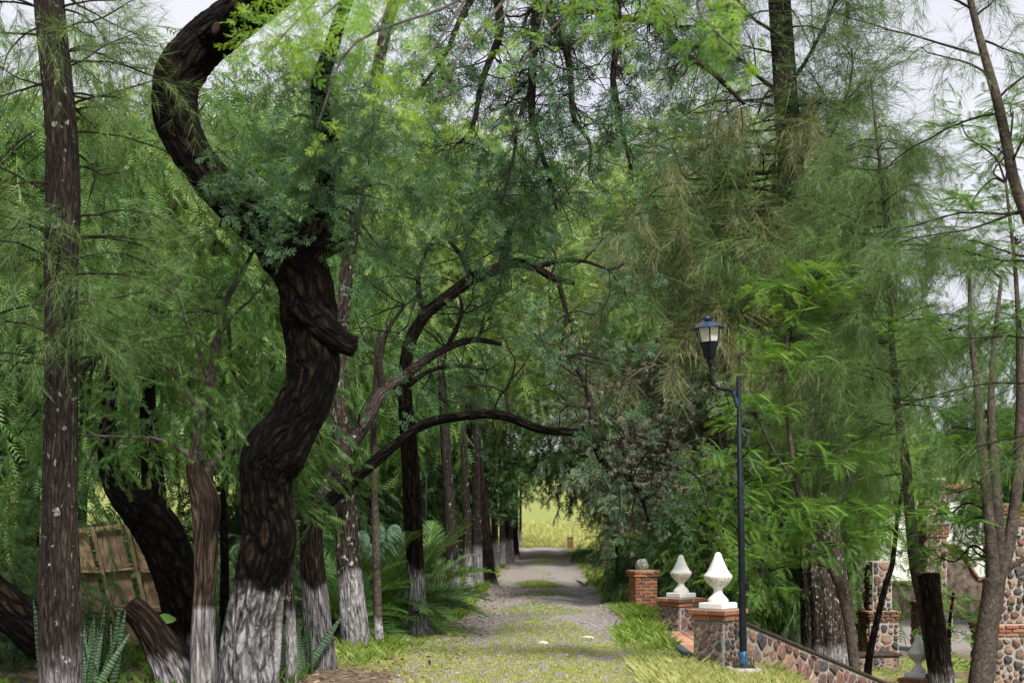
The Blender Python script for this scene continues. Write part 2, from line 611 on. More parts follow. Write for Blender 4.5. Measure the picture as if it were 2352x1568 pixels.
def emit(mb, tpl, pos, Mx, sc, tint, twist=None):
    pos = np.asarray(pos, float)
    n, k = len(pos), len(tpl.v)
    sc = np.broadcast_to(np.asarray(sc, float), (n,))
    v = pos[:, None, :] + sc[:, None, None] * np.einsum('nij,kj->nki', Mx, tpl.v)
    t = tpl.t[None] + (np.arange(n) * k)[:, None, None]
    c = np.clip(np.asarray(tint)[:, None] + tpl.c[None] , 0, 1)
    mb.add(v.reshape(-1, 3), None, t.reshape(-1, 3), tint=c.reshape(-1))


def pinnate(n, ll, lw, ang=1.1, curl=.25, base=.12, diamond=False, terminal=True):
    """feather leaf of unit length: n pairs of leaflets"""
    t = T()
    def pt(x):
        return np.array([x, 0, -curl * x * x])
    for i in range(n):
        x = base + (1 - base) * (i + .5) / n
        L = ll * (0.65 + .5 * math.sin(math.pi * min(1, .15 + .8 * (i + .5) / n)))
        for s in (-1, 1):
            p = pt(x)
            d = np.array([math.cos(ang), s * math.sin(ang), -.18])
            w = np.array([lw, 0, 0])
            if diamond:
                t.add([p, p + d * L * .5 - w * .5 * 1.0, p + d * L, p + d * L * .5 + w * .5], [[0, 1, 2], [0, 2, 3]], 0)
            else:
                t.add([p - w * .5, p + w * .5, p + d * L], [[0, 1, 2]], 0)
    r = .012
    t.add([pt(0) + [0, r, 0], pt(0) - [0, r, 0], pt(.5) + [0, 0, .01], pt(1)], [[0, 1, 2], [1, 3, 2]], -.1)
    return t


def place_many(t, sub, pos, dirs, rolls, scs, c):
    Mx = frames(np.asarray(dirs, float), np.asarray(rolls, float))
    for p, m, s, cc in zip(pos, Mx, scs, c):
        t.add(np.asarray(p) + s * (sub.v @ m.T), sub.t, sub.c + cc)


def strand(rng, leaf, nleaf, llen, droop=1.0, spread=.8, stem=.006, roll=.7):
    """hanging twig of unit length (along +X at the start, then bending down) carrying leaves"""
    t = T()
    k = 7
    pts = [np.zeros(3)]
    d = np.array([1.0, 0, .15])
    for i in range(k):
        d = d + np.array([0, rng.normal() * .12, -.35 * droop])
        d /= np.linalg.norm(d)
        pts.append(pts[-1] + d / k)
    pts = np.array(pts)
    for i in range(k):
        a, b2 = pts[i], pts[i + 1]
        t.add([a + [0, stem, 0], a - [0, stem, 0], b2 + [0, stem * .7, 0], b2 - [0, stem * .7, 0]], [[0, 1, 2], [1, 3, 2]], -.25)
    pos, dirs, rolls, scs, cs = [], [], [], [], []
    for i in range(nleaf):
        u = (i + rng.random() * .8) / nleaf * .98
        f = u * k
        j = min(int(f), k - 1)
        p = pts[j] + (pts[j + 1] - pts[j]) * (f - j)
        tg = pts[j + 1] - pts[j]
        tg /= np.linalg.norm(tg)
        a = i * 2.4 + rng.normal() * .4
        side = np.array([-tg[1], tg[0], 0]) * math.cos(a) + np.array([0, 0, 1]) * math.sin(a) * .6 + np.array([math.cos(a * 1.7), math.sin(a * 1.7), 0]) * .4
        dd = tg * .6 + side * spread + np.array([0, 0, -.45 * droop])
        pos.append(p)
        dirs.append(dd)
        rolls.append(rng.normal() * roll)
        scs.append(llen * rng.uniform(.7, 1.15))
        cs.append(rng.normal() * .10 + .12 * u)
    place_many(t, leaf, pos, dirs, rolls, scs, cs)
    return t


rg = np.random.default_rng(11)
PIN9 = pinnate(9, .24, .055, 1.05)
PIN5 = pinnate(5, .30, .10, 1.0)
PIN4 = pinnate(4, .36, .15, 1.0)
PEPPER_NEAR = [strand(rg, PIN9, 15, .20) for _ in range(4)]
PEPPER_MID = [strand(rg, PIN5, 16, .185) for _ in range(5)]
PEPPER_FAR = [strand(rg, PIN4, 10, .26, stem=.012) for _ in range(4)]
CANOPY = [strand(rg, PIN4, 11, .30, droop=.35, spread=1.1, stem=.012) for _ in range(4)]


def bipinnate(f):
    """mesquite leaf: four small feathers on a short stalk"""
    t = T()
    place_many(t, f, [[.05, 0, 0], [.05, 0, 0], [.35, 0, 0], [.35, 0, 0], [.4, 0, 0]],
               [[.6, .8, 0], [.6, -.8, 0], [.75, .6, 0], [.75, -.6, 0], [1, 0, .1]], [0, 0, .2, -.2, 0], [.55, .55, .6, .6, .6], [0, .03, -.03, .02, .04])
    return t


MESQ_LEAF = bipinnate(pinnate(6, .22, .105, 1.15, .12))
MESQ_FAR = [strand(rg, bipinnate(pinnate(3, .27, .2, 1.15, .12)), 6, .46, droop=.25, spread=.9, stem=.008) for _ in range(4)]
MESQ = [strand(rg, MESQ_LEAF, 7, .42, droop=.25, spread=.9, stem=.008) for _ in range(4)]
FERN = pinnate(10, .34, .05, 1.15, .25, .1, diamond=True)
FERN_SPRAY = [strand(rg, FERN, 6, .58, droop=.05, spread=1.1, stem=.010, roll=.25) for _ in range(3)]


def needle_spray(rng, n=30, ln=.55, w=.0035):
    t = T()
    k = 6
    pts = [np.zeros(3)]
    d = np.array([1.0, 0, .05])
    for i in range(k):
        d = d + np.array([0, rng.normal() * .1, -.12])
        d /= np.linalg.norm(d)
        pts.append(pts[-1] + d / k)
    for i in range(k):
        a, b2 = pts[i], pts[i + 1]
        t.add([a + [0, .006, 0], a - [0, .006, 0], b2 + [0, 0.003, 0]], [[0, 1, 2]], -.3)
    for i in range(n):
        f = rng.random() * k
        j = min(int(f), k - 1)
        p = pts[j] + (pts[j + 1] - pts[j]) * (f - j)
        a = rng.random() * 6.28
        dd = np.array([.75, math.cos(a) * .55, math.sin(a) * .55 - .15])
        dd /= np.linalg.norm(dd)
        L = ln * rng.uniform(.6, 1.1)
        m = p + dd * L * .55
        e = p + dd * L + np.array([0, 0, -.22 * L])
        sd_ = np.cross(dd, [rng.normal(), rng.normal(), rng.normal()])
        sd_ = sd_ / (np.linalg.norm(sd_) + 1e-9) * w
        t.add([p - sd_ * 1.3, p + sd_ * 1.3, e], [[0, 1, 2]], rng.normal() * .08)
    return t


NEEDLES = [needle_spray(rg) for _ in range(4)]
NEEDLES_FAR = [needle_spray(rg, 22, .6, .0045) for _ in range(3)]


def scatter(mb, tpls, pos, dirs, size, tint, rng, roll=.5):
    """leafy sprays at pos growing along dirs"""
    pos = np.asarray(pos, float)
    n = len(pos)
    if n == 0:
        return
    pick = rng.integers(0, len(tpls), n)
    size = np.broadcast_to(np.asarray(size, float), (n,))
    tint = np.broadcast_to(np.asarray(tint, float), (n,))
    dirs = np.asarray(dirs, float)
    Mx = frames(dirs, rng.normal(size=n) * roll)
    for i, tp in enumerate(tpls):
        s = pick == i
        if s.any():
            emit(mb, tp, pos[s], Mx[s], size[s], tint[s])


def rand_dirs(rng, n, up=0.0):
    v = rng.normal(size=(n, 3))
    v /= np.linalg.norm(v, axis=1)[:, None]
    v[:, 2] = v[:, 2] * .6 + up
    return v


# ------------------------------------------------------------------ branching
def wander(rng, p, d, L, r0, r1, n=6, kink=.25, droop=0.0, up=0.0):
    pts, rad = [np.asarray(p, float)], [r0]
    d = np.asarray(d, float)
    d = d / np.linalg.norm(d)
    for i in range(n):
        d = d + rng.normal(size=3) * kink + np.array([0, 0, up - droop])
        d /= np.linalg.norm(d)
        pts.append(pts[-1] + d * L / n)
        rad.append(r0 + (r1 - r0) * (i + 1) / n)
    return np.array(pts), np.array(rad), d


def twigs(mb, rng, p, d, L, r, depth, kink=.35, droop=.05, sides=4, kids=3, tips=None, spread=.9, shrink=.62):
    pts, rad, dend = wander(rng, p, d, L, r, r * .45, max(4, int(5)), kink, droop)
    tube(mb, pts, rad, sides if depth > 1 else 3, cap=False)
    if tips is not None:
        tips.append((pts[-1], dend))
        if depth <= 1:
            tips.append((pts[len(pts) // 2], pts[len(pts) // 2] - pts[len(pts) // 2 - 1]))
    if depth <= 0:
        return
    for k in range(kids):
        i = rng.integers(1, len(pts))
        base = pts[i]
        dd = pts[i] - pts[i - 1]
        dd = dd / np.linalg.norm(dd) + rng.normal(size=3) * spread * .7
        twigs(mb, rng, base, dd, L * shrink * rng.uniform(.7, 1.15), rad[i] * .62, depth - 1, kink, droop, sides, kids, tips, spread, shrink)


def lobed_crown(rng, lobes, base, tpls, nstr, size, tint0=.45, mbL=None, mbB=None, sub=14, hang=True, clump=.75, r0=.1, flat=1.0, zmin=None):
    """limbs from `base` to each lobe, forked to sub centres, each carrying a clump of sprays"""
    tot = sum(l[3] * l[4] * l[5] for l in lobes) ** 1
    for (cx, cy, cz, rx, ry, rz) in lobes:
        c = np.array([cx, cy, cz])
        b0 = np.asarray(base, float)
        mid = b0 * .45 + c * .55 + np.array([rng.normal() * .3, rng.normal() * .3, .35 * rz])
        limb = catmull([b0, b0 * .7 + mid * .3 + [0, 0, .3], mid, c], 4)
        rr = np.linspace(r0, r0 * .3, len(limb))
        tube(mbB, limb, rr, 7, amp=.12, seed=rng.random() * 9, cap=False)
        k = max(4, int(sub * (rx * ry * rz) ** .5))
        share = (rx * ry * rz) / tot
        ns = max(3, int(nstr * share / k))
        for j in range(k):
            v = rng.normal(size=3)
            v /= np.linalg.norm(v)
            rad = rng.uniform(.45, 1.0) ** .6
            s = c + v * np.array([rx, ry, rz]) * rad
            st = limb[rng.integers(len(limb) // 2, len(limb))]
            br = catmull([st, st * .5 + s * .5 + [0, 0, .25 * rng.random()], s], 3)
            tube(mbB, br, np.linspace(r0 * .28, r0 * .09, len(br)), 4, cap=False)
            pos = s + rng.normal(size=(ns, 3)) * clump * np.array([1, 1, .7 * flat])
            ti = np.clip(tint0 + rng.normal() * .13 + .10 * v[2] + rng.normal(size=ns) * .08, 0, 1)
            dirs = (pos - c) / np.array([rx, ry, rz]) + rng.normal(size=(ns, 3)) * .6
            dirs[:, 2] = dirs[:, 2] * .3 + (.0 if hang else .15)
            sz = size * rng.uniform(.65, 1.25, ns)
            if zmin is not None:
                keep = pos[:, 2] - sz * .75 > zmin
                pos, dirs, sz, ti = pos[keep], dirs[keep], sz[keep], ti[keep]
            scatter(mbL, tpls, pos, dirs, sz, ti, rng)


def spec_tube(mb, rows, Y, sides=20, sub=6, dY=0.0, **k):
    """rows of (x, y, width) measured in the image, at distance Y (or row[3])"""
    pts, rad = [], []
    for r in rows:
        yy = r[3] if len(r) > 3 else Y
        pts.append(P(r[0], r[1], yy))
        rad.append(r[2] / 2 / F * yy)
    tube(mb, pts, rad, sides, sub, **k)
    return np.array(pts), np.array(rad)


# ------------------------------------------------------------------ ground, sky-line
def build_ground():
    xs = np.unique(np.concatenate([np.linspace(-300, -40, 14), np.linspace(-40, -8, 30), np.arange(-8, 12, .28), np.linspace(12, 50, 30), np.linspace(50, 300, 14)]))
    ys = np.unique(np.concatenate([np.linspace(-60, 8, 12), np.arange(8, 45, .3), np.arange(45, 100, .7), np.linspace(100, 900, 50)]))
    X, Y = np.meshgrid(xs, ys)
    Z = ground_z(X, Y)
    v = np.stack([X, Y, Z], -1).reshape(-1, 3)
    nx, ny = len(xs), len(ys)
    i = (np.arange(ny - 1)[:, None] * nx + np.arange(nx - 1)[None, :])
    q = np.stack([i, i + 1, i + nx + 1, i + nx], -1).reshape(-1, 4)
    x, y = v[:, 0], v[:, 1]
    me = mesh_from('ground', v, [q], M['ground'], True, {'turf': turf_field(x, y), 'road': road_field(x, y)})
    obj('ground', me, kind='structure')
    dd = np.linspace(-1.55, 1.55, 18)
    yy = np.unique(np.concatenate([np.linspace(-40, 8, 12), np.arange(8, 86.5, .25)]))
    Dm, Ym = np.meshgrid(dd, yy)
    Xm = Dm + road_x(Ym)
    v = np.stack([Xm, Ym, ground_z(Xm, Ym) + .008], -1).reshape(-1, 3)
    nx, ny = len(dd), len(yy)
    i = (np.arange(ny - 1)[:, None] * nx + np.arange(nx - 1)[None, :])
    q = np.stack([i, i + 1, i + nx + 1, i + nx], -1).reshape(-1, 4)
    obj('road', mesh_from('road', v, [q], M['ground'], True, {'turf': turf_field(v[:, 0], v[:, 1]), 'road': road_field(v[:, 0], v[:, 1])}), kind='structure')
    # far hills
    a = np.linspace(-1.2, 1.2, 80)
    vv, qq = [], []
    for r, h in ((880, -10), (1000, 1.0), (1200, 0)):
        for t in a:
            hh = (20 + 60 * fbm(np.array([t * 3 + 4, 1.0, 0]), 3)) if h == 1.0 else h
            vv.append((math.sin(t) * r, math.cos(t) * r, hh + (5 if h == 0 else 0)))
    n = len(a)
    ii = np.arange(n - 1)
    qq = np.concatenate([np.stack([ii, ii + 1, ii + n + 1, ii + n], -1), np.stack([ii, ii + 1, ii + n + 1, ii + n], -1) + n])
    obj('hills', mesh_from('hills', np.array(vv), [qq], M['hill']), kind='structure')


def road_field(x, y):
    d = x - road_x(y)
    e = .35 * (fbm(np.stack([x * .9, y * .5, 0 * x + 3], -1), 3) - .5)
    r = np.clip((1.45 + e - np.abs(d)) / .35, 0, 1) * (1 - sstep(82, 88, y)) * .95
    return np.maximum(r, .9 * sstep(5.5, 7, x) * sstep(30, 33, y) * (1 - sstep(41, 43, y)))


def turf_field(x, y):
    d = x - road_x(y)
    n = fbm(np.stack([x * .8, y * .35, 0 * x + 7], -1), 3)
    ad = np.abs(d)
    tracks = np.exp(-((ad - .78) / .3) ** 2)
    t = .30 + (n - .5) * 2.0
    t = t + .36 * np.exp(-(d / .38) ** 2)
    t = t - .40 * tracks * sstep(14.2, 17.5, y)
    t = t + .62 * (1 - sstep(14.2, 17.6, y)) * (d > -3.2)
    t = t - .30 * sstep(28, 42, y) * (ad < 1.3)
    # bands of turf across the road
    for yc, wd in ((18.0, .8), (21.5, 1.2), (25.5, 1.5), (30.5, 1.6), (36, 1.6), (55, 3)):
        t = t + .42 * np.exp(-((y - yc) / wd) ** 2) * np.exp(-(d / .9) ** 2)
    for yc, wd in ((23.3, .8), (28.3, 1), (33.2, 1.2), (39.5, 2)):
        t = t - .30 * np.exp(-((y - yc) / wd) ** 2)
    verge_r = sstep(1.15, 1.5, d) * (1 - sstep(2.6, 3.4, d))
    verge_l = sstep(1.15, 1.5, -d) * (1 - sstep(2.2, 2.7, -d) * sstep(15.5, 17.5, y)) * (1 - sstep(3.0, 3.6, -d))
    t = np.where(verge_r > .3, .55 + (n - .5) * .9, t)
    vl = .48 + (n - .5) * 1.4
    t = np.where(d > 3.2, .5 + (n - .5) * 1.4 - .4 * sstep(30, 33, y) * (1 - sstep(41, 43, y)), t)
    t = np.where(d < -2.5, -.35 + n * .4 + .8 * sstep(34, 44, y) * sstep(-2, -8, d), t)
    t = np.where(verge_l > .3, vl, t)
    t = np.where(y > 86, .9, t)
    return np.clip(t, -.5, 1)


build_ground()

# cobbles of the road (uncountable from here)
def cobbles():
    rng = np.random.default_rng(5)
    mb = MB()
    a = np.linspace(0, 2 * math.pi, 7, endpoint=False)
    pos = []
    for y in np.arange(12.5, 34, .135):
        for x in np.arange(-1.5, 1.5, .15):
            pos.append((x + rng.normal() * .03 + .07 * (int(y / .135) % 2), y + rng.normal() * .03))
    pos = np.array(pos)
    pos[:, 0] += road_x(pos[:, 1])
    keep = rng.random(len(pos)) < .8
    pos = pos[keep]
    n = len(pos)
    r = rng.uniform(.045, .075, n)
    z = ground_z(pos[:, 0], pos[:, 1]) + .012 + rng.normal(size=n) * .006
    rr = r[:, None] * (1 + .18 * rng.normal(size=(n, 7)))
    ring = np.stack([pos[:, :1] + rr * np.cos(a), pos[:, 1:] + rr * np.sin(a), np.repeat(z[:, None] - .015, 7, 1)], -1)
    ring2 = np.stack([pos[:, :1] + rr * .75 * np.cos(a), pos[:, 1:] + rr * .75 * np.sin(a), np.repeat(z[:, None] + .003, 7, 1)], -1)
    top = np.concatenate([pos, z[:, None] + .006], 1)[:, None, :]
    v = np.concatenate([ring, ring2, top], 1)
    j = np.arange(7)
    jn = (j + 1) % 7
    q = np.stack([j, jn, jn + 7, j + 7], -1)
    t = np.stack([j + 7, jn + 7, np.full(7, 14)], -1)
    off = (np.arange(n) * 15)[:, None, None]
    mb.add(v.reshape(-1, 3), (q[None] + off).reshape(-1, 4), (t[None] + off).reshape(-1, 3))
    obj('cobblestones', mb.mesh('cobblestones', M['cobble']), kind='stuff')


cobbles()


def blades(rng, n, hmin, hmax, w, single=False):
    """a small tuft of grass"""
    t = T()
    for i in range(n):
        p = np.array([rng.normal() * .03, rng.normal() * .03, 0])
        a = rng.random() * 6.28
        lean = rng.uniform(.1, .9)
        h = rng.uniform(hmin, hmax)
        d = np.array([math.cos(a) * lean, math.sin(a) * lean, 1])
        d /= np.linalg.norm(d)
        s = np.array([-math.sin(a), math.cos(a), 0]) * w
        m = p + d * h * .6
        e = p + d * h + np.array([math.cos(a), math.sin(a), -.5]) * h * .25 * lean
        if single:
            t.add([p - s, p + s, e], [[0, 1, 2]], rng.normal() * .1)
        else:
            t.add([p - s, p + s, m, e + s * .2], [[0, 1, 2], [2, 1, 3]], rng.normal() * .1)
    return t


def grass():
    rng = np.random.default_rng(21)
    tufts = [blades(rng, 6, .5, 1.0, .04) for _ in range(5)]
    fine = [blades(rng, 8, .5, 1.0, .10, True) for _ in range(4)]

    def put(mb, x, y, h, tint, tp):
        n = len(x)
        z = ground_z(x, y) - .01
        a = rng.random(n) * 6.28
        Mx = np.zeros((n, 3, 3))
        Mx[:, 0, 0] = np.cos(a); Mx[:, 0, 1] = -np.sin(a); Mx[:, 1, 0] = np.sin(a); Mx[:, 1, 1] = np.cos(a); Mx[:, 2, 2] = 1
        pick = rng.integers(0, len(tp), n)
        pos = np.stack([x, y, z], -1)
        for i, t in enumerate(tp):
            s = pick == i
            emit(mb, t, pos[s], Mx[s], h[s], tint[s])

    # short turf creeping over the road
    mb = MB()
    n = 46000
    y = 12.8 + (rng.random(n) ** 1.7) * 32
    d = rng.uniform(-1.5, 1.5, n)
    x = d + road_x(y)
    t = turf_field(x, y) + .4 * (rng.random(n) - .5)
    k = t > .36
    x, y, d = x[k], y[k], d[k]
    h = rng.uniform(.03, .07, len(x))
    tint = .72 + .2 * rng.normal(size=len(x)) * .6 - .25 * sstep(17, 30, y)
    put(mb, x, y, h, np.clip(tint, .2, 1), fine)
    obj('road_grass', mb.mesh('road_grass', M['grass'], False), kind='stuff')
    # verges
    mb = MB()
    n = 42000
    y = 12.5 + (rng.random(n) ** 1.6) * 60
    side = rng.random(n) < .55
    d = np.where(side, rng.uniform(1.0, 3.2, n), -rng.uniform(1.1, 3.4, n))
    x = d + road_x(y)
    t = turf_field(x, y) + .35 * (rng.random(n) - .5)
    k = (t > .42)
    # keep clear of the landing and pillars
    k &= ~((x > 2.02) & (y > 15.3) & (y < 20.6))
    k &= ~((np.abs(x - 2.445) < .26) & (np.abs(y - 14.9) < .45))
    x, y, d = x[k], y[k], d[k]
    tall = fbm(np.stack([x * 1.1, y * .6, 0 * x + 2], -1), 2)
    h = (.07 + .20 * sstep(.45, .7, tall)) * rng.uniform(.6, 1.2, len(x))
    near = 1 - sstep(14.5, 18, y)
    tint = .42 + .35 * near + .12 * rng.normal(size=len(x)) - .1 * sstep(.45, .7, tall)
    put(mb, x, y, h * (1 - .35 * near), np.clip(tint, .1, 1), tufts)
    obj('verge_grass', mb.mesh('verge_grass', M['grass'], False), kind='stuff')
    # lower lawn on the right, field at the end of the road, weeds at the left
    mb = MB()
    n = 16000
    x = rng.uniform(3.2, 17, n)
    y = 19 + rng.random(n) ** 1.3 * 36
    t = turf_field(x, y) + .3 * (rng.random(n) - .5)
    k = t > .35
    put(mb, x[k], y[k], rng.uniform(.06, .16, k.sum()), np.clip(.38 + .12 * rng.normal(size=k.sum()), 0, 1), tufts)
    obj('lawn_grass', mb.mesh('lawn_grass', M['grass'], False), kind='stuff')
    mb = MB()
    n = 9000
    x = rng.uniform(-9, 12, n)
    y = rng.uniform(85, 125, n)
    put(mb, x, y, rng.uniform(.2, .55, n), np.clip(.7 + .15 * rng.normal(size=n), 0, 1), fine)
    obj('field_grass', mb.mesh('field_grass', M['grass'], False), kind='stuff')
    mb = MB()
    n = 2600
    x = rng.uniform(-6, -2.4, n) + road_x(16)
    y = rng.uniform(12.5, 24, n)
    k = fbm(np.stack([x * .9, y * .7, 0 * x + 12], -1), 2) > .52
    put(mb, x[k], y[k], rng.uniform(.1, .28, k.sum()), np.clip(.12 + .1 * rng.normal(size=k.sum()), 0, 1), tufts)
    obj('shade_weeds', mb.mesh('shade_weeds', M['grass'], False), kind='stuff')
    # dry leaf litter along the left row
    mb = MB()
    n = 5000
    x = rng.uniform(-3.6, -1.0, n)
    y = 13 + rng.random(n) * 22
    x = x + road_x(y) + .03 * (y - 15)
    flat = T()
    flat.add([[0, 0, 0], [.6, .2, .1], [1, 0, .05], [.5, -.25, .12]], [[0, 1, 2], [0, 2, 3]], 0)
    z = ground_z(x, y) + .012
    emit(mb, flat, np.stack([x, y, z], -1), frames(np.stack([rng.normal(size=n), rng.normal(size=n), .1 * rng.normal(size=n)], -1), rng.normal(size=n) * .3), rng.uniform(.03, .09, n), np.clip(.5 + .25 * rng.normal(size=n), 0, 1))
    obj('leaf_litter', mb.mesh('leaf_litter', M['litter'], False), kind='stuff')


grass()

# a few pale flat stones in the road
def flat_stone(x, y, r, label, seed):
    rng = np.random.default_rng(seed)
    p = P(x, y, (CAMZ * F) / (y - 1195.0))
    a = np.linspace(0, 2 * math.pi, 9, endpoint=False)
    rr = r * (1 + .2 * rng.normal(size=9))
    b0 = np.stack([rr * np.cos(a), rr * .8 * np.sin(a), 0 * a - .02], -1)
    b1 = np.stack([rr * .85 * np.cos(a), rr * .68 * np.sin(a), 0 * a + .02], -1)
    v = np.vstack([b0, b1, [[0, 0, .04]]])
    j = np.arange(9)
    jn = (j + 1) % 9
    me = mesh_from('flat_stone', v, [np.stack([j, jn, jn + 9, j + 9], -1), np.stack([j + 9, jn + 9, np.full(9, 18)], -1)], M['pebble'], False)
    o = obj('flat_stone', me)
    o.location = (p[0], p[1], float(ground_z(p[0], p[1])) + .01)
    tag(o, label, 'stone', 'pale flat stones in the road')


flat_stone(1247, 1478, .07, 'pale flat stone in the middle of the grassy cobbled road', 1)
flat_stone(1350, 1460, .09, 'wide grey-white flat stone near the right wheel track of the road', 2)
flat_stone(931, 1469, .05, 'small pale flat stone on bare earth by the left edge of the road', 3)


# ------------------------------------------------------------------ masonry
import bmesh
_bx = {}


def box_mesh(name, sx, sy, sz, mat, bev=.004):
    key = (name, round(sx, 4), round(sy, 4), round(sz, 4), mat.name, bev)
    if key in _bx:
        return _bx[key]
    bm = bmesh.new()
    bmesh.ops.create_cube(bm, size=1.0)
    bmesh.ops.scale(bm, vec=(sx, sy, sz), verts=bm.verts)
    if bev:
        bmesh.ops.bevel(bm, geom=list(bm.edges), offset=min(bev, min(sx, sy, sz) * .3), segments=1, affect='EDGES')
    me = bpy.data.meshes.new(name)
    bm.to_mesh(me)
    bm.free()
    me.materials.append(mat)
    _bx[key] = me
    return me


def box(name, parent, c, s, mat, bev=.004, rot=(0, 0, 0), label=None):
    o = obj(name, box_mesh(name, *s, mat, bev), parent, label=label)
    o.location = c
    o.rotation_euler = rot
    return o


def clip_poly(poly, a, b, c):
    """keep the side a*x+b*y <= c"""
    out = []
    for i in range(len(poly)):
        p, q = poly[i], poly[(i + 1) % len(poly)]
        dp, dq = a * p[0] + b * p[1] - c, a * q[0] + b * q[1] - c
        if dp <= 0:
            out.append(p)
        if dp * dq < 0:
            t = dp / (dp - dq)
            out.append((p[0] + t * (q[0] - p[0]), p[1] + t * (q[1] - p[1])))
    return out


def rubble(parent, poly, O, U, V, Nn, size, seed, gap=.022, proud=.02, vscale=.8, name='stone'):
    """irregular stones set in the face given by the 2-D polygon `poly` in the frame O, U, V; each its own object"""
    rng = np.random.default_rng(seed)
    O, U, V, Nn = (np.asarray(q, float) for q in (O, U, V, Nn))
    pa = np.array(poly)
    lo, hi = pa.min(0), pa.max(0)
    seeds = []
    tries = 0
    while tries < 4000 and len(seeds) < 260:
        tries += 1
        s = lo + rng.random(2) * (hi - lo)
        need = size * rng.choice([.38, .6, .85, 1.1, 1.35])
        if all(math.hypot(s[0] - q[0], (s[1] - q[1]) / vscale) > (need + q[2]) * .5 for q in seeds):
            seeds.append((s[0], s[1], need))
    for i, s in enumerate(seeds):
        cell = [tuple(p) for p in poly]
        for j, q in enumerate(seeds):
            if i == j or abs(q[0] - s[0]) > 3 * size or abs(q[1] - s[1]) > 3 * size:
                continue
            a, b = q[0] - s[0], q[1] - s[1]
            w = .5 + .18 * (s[2] - q[2]) / (s[2] + q[2])
            c = a * (s[0] + a * w) + b * (s[1] + b * w)
            cell = clip_poly(cell, a, b, c)
            if len(cell) < 3:
                break
        if len(cell) < 3:
            continue
        cp = np.array(cell)
        g = gap * rng.uniform(.5, 1.6)
        cen = cp.mean(0)
        r = np.linalg.norm(cp - cen, axis=1).mean()
        if r < size * .16:
            continue
        cp = cen + (cp - cen) * max(.35, 1 - g / r)
        # cut the corners
        nx = np.roll(cp, -1, 0)
        cp = np.stack([cp * .83 + nx * .17, cp * .17 + nx * .83], 1).reshape(-1, 2)
        if len(cp) > 14:
            cp = cp[::2]
        cp = cp + rng.normal(size=cp.shape) * r * .05
        cp = cen + (cp - cen)
        n = len(cp)
        h = proud * rng.uniform(.5, 1.5)
        mid = cen + (cp - cen) * .86
        inn = cen + (cp - cen) * .5
        def to3(p2, d):
            return O + p2[:, :1] * U + p2[:, 1:] * V + np.asarray(d).reshape(-1, 1) * Nn
        c3 = to3(cen[None], [0])[0]
        v = np.vstack([to3(cp, np.full(n, -.015)), to3(mid, h * (.75 + .3 * rng.random(n))), to3(inn, h * (1.0 + .45 * rng.random(n))), to3(cen[None], [h * 1.2])]) - c3
        k = np.arange(n)
        kn = (k + 1) % n
        area = np.sum(cp[:, 0] * np.roll(cp[:, 1], -1) - np.roll(cp[:, 0], -1) * cp[:, 1])
        q4 = np.concatenate([np.stack([k, kn, kn + n, k + n], -1), np.stack([k + n, kn + n, kn + 2 * n, k + 2 * n], -1)])
        t3 = np.stack([k + 2 * n, kn + 2 * n, np.full(n, 3 * n)], -1)
        if area * np.dot(np.cross(U, V), Nn) < 0:
            q4, t3 = q4[:, ::-1], t3[:, ::-1]
        o = obj(name, mesh_from(name, v, [q4, t3], M['stone'], False), parent)
        o.location = Vector(c3)


def brick_course(parent, w, z, h, L, phase, mat, rng, vis, depth=.10):
    """one course of bricks round a square of side w, on the visible sides only"""
    for k in range(4):
        if not vis[k]:
            continue
        a = k * math.pi / 2
        n = max(1, round(w / L))
        l = w / n
        edges = [0] + [l * (i + phase) for i in range(n + (1 if phase == 0 else 0)) if 0 < l * (i + phase) < w] + [w]
        for e0, e1 in zip(edges[:-1], edges[1:]):
            if e1 - e0 < .03:
                continue
            c = (e0 + e1) / 2 - w / 2
            yy = -(w / 2 - depth / 2) - rng.normal() * .003
            box('brick', parent, (c * math.cos(a) - yy * math.sin(a), c * math.sin(a) + yy * math.cos(a), z + h / 2 + rng.normal() * .001),
                (round(e1 - e0 - .022, 2), depth, h - .014), mat, .005, (rng.normal() * .01, rng.normal() * .01, a + rng.normal() * .012))


def pillar(name, label, cat, loc, rz, sections, seed, group=None, size=.15, brick='brick', proud=.02, gap=.022):
    """sections: ('stone', width, height) or ('brick', width, courses) or ('slab', width, height), from the ground up"""
    rng = np.random.default_rng(seed)
    t = thing(name, label, cat, loc, rz, group)
    vis = []
    for k in range(4):
        a = rz + k * math.pi / 2 - math.pi / 2
        nrm = np.array([math.cos(a), math.sin(a)])
        view = np.array([-loc[0], -loc[1]])
        vis.append(float(nrm @ view) / np.linalg.norm(view) > -.15)
    z = 0.0
    for i, (kind, w, h) in enumerate(sections):
        if kind == 'stone':
            box('mortar_core', t, (0, 0, z + h / 2), (w, w, h), M['mortar'], .012)
            for k in range(4):
                if vis[k]:
                    a = k * math.pi / 2
                    U = np.array([math.cos(a), math.sin(a), 0])
                    Nn = np.array([math.sin(a), -math.cos(a), 0])
                    rubble(t, [(.012, .012), (w - .012, .012), (w - .012, h - .012), (.012, h - .012)], Nn * w / 2 - U * w / 2 + np.array([0, 0, z]), U, (0, 0, 1), Nn, size, seed * 7 + k + i * 31, gap, proud)
            z += h
        elif kind == 'brick':
            ch = .062
            box('mortar_core', t, (0, 0, z + h * ch / 2), (w - .03, w - .03, h * ch - .004), M['brick_mortar'], .003)
            for c in range(h):
                ww = w + (.03 * c if h <= 4 and i > 0 else 0)
                brick_course(t, ww, z + c * ch, ch, .235, .5 if c % 2 else 0, M[brick], rng, vis)
            z += h * ch
        else:
            box('cap_slab', t, (0, 0, z + h / 2), (w, w, h), M['brick_mossy'] if kind == 'slab' else M['concrete'], .012)
            z += h
    return t, z


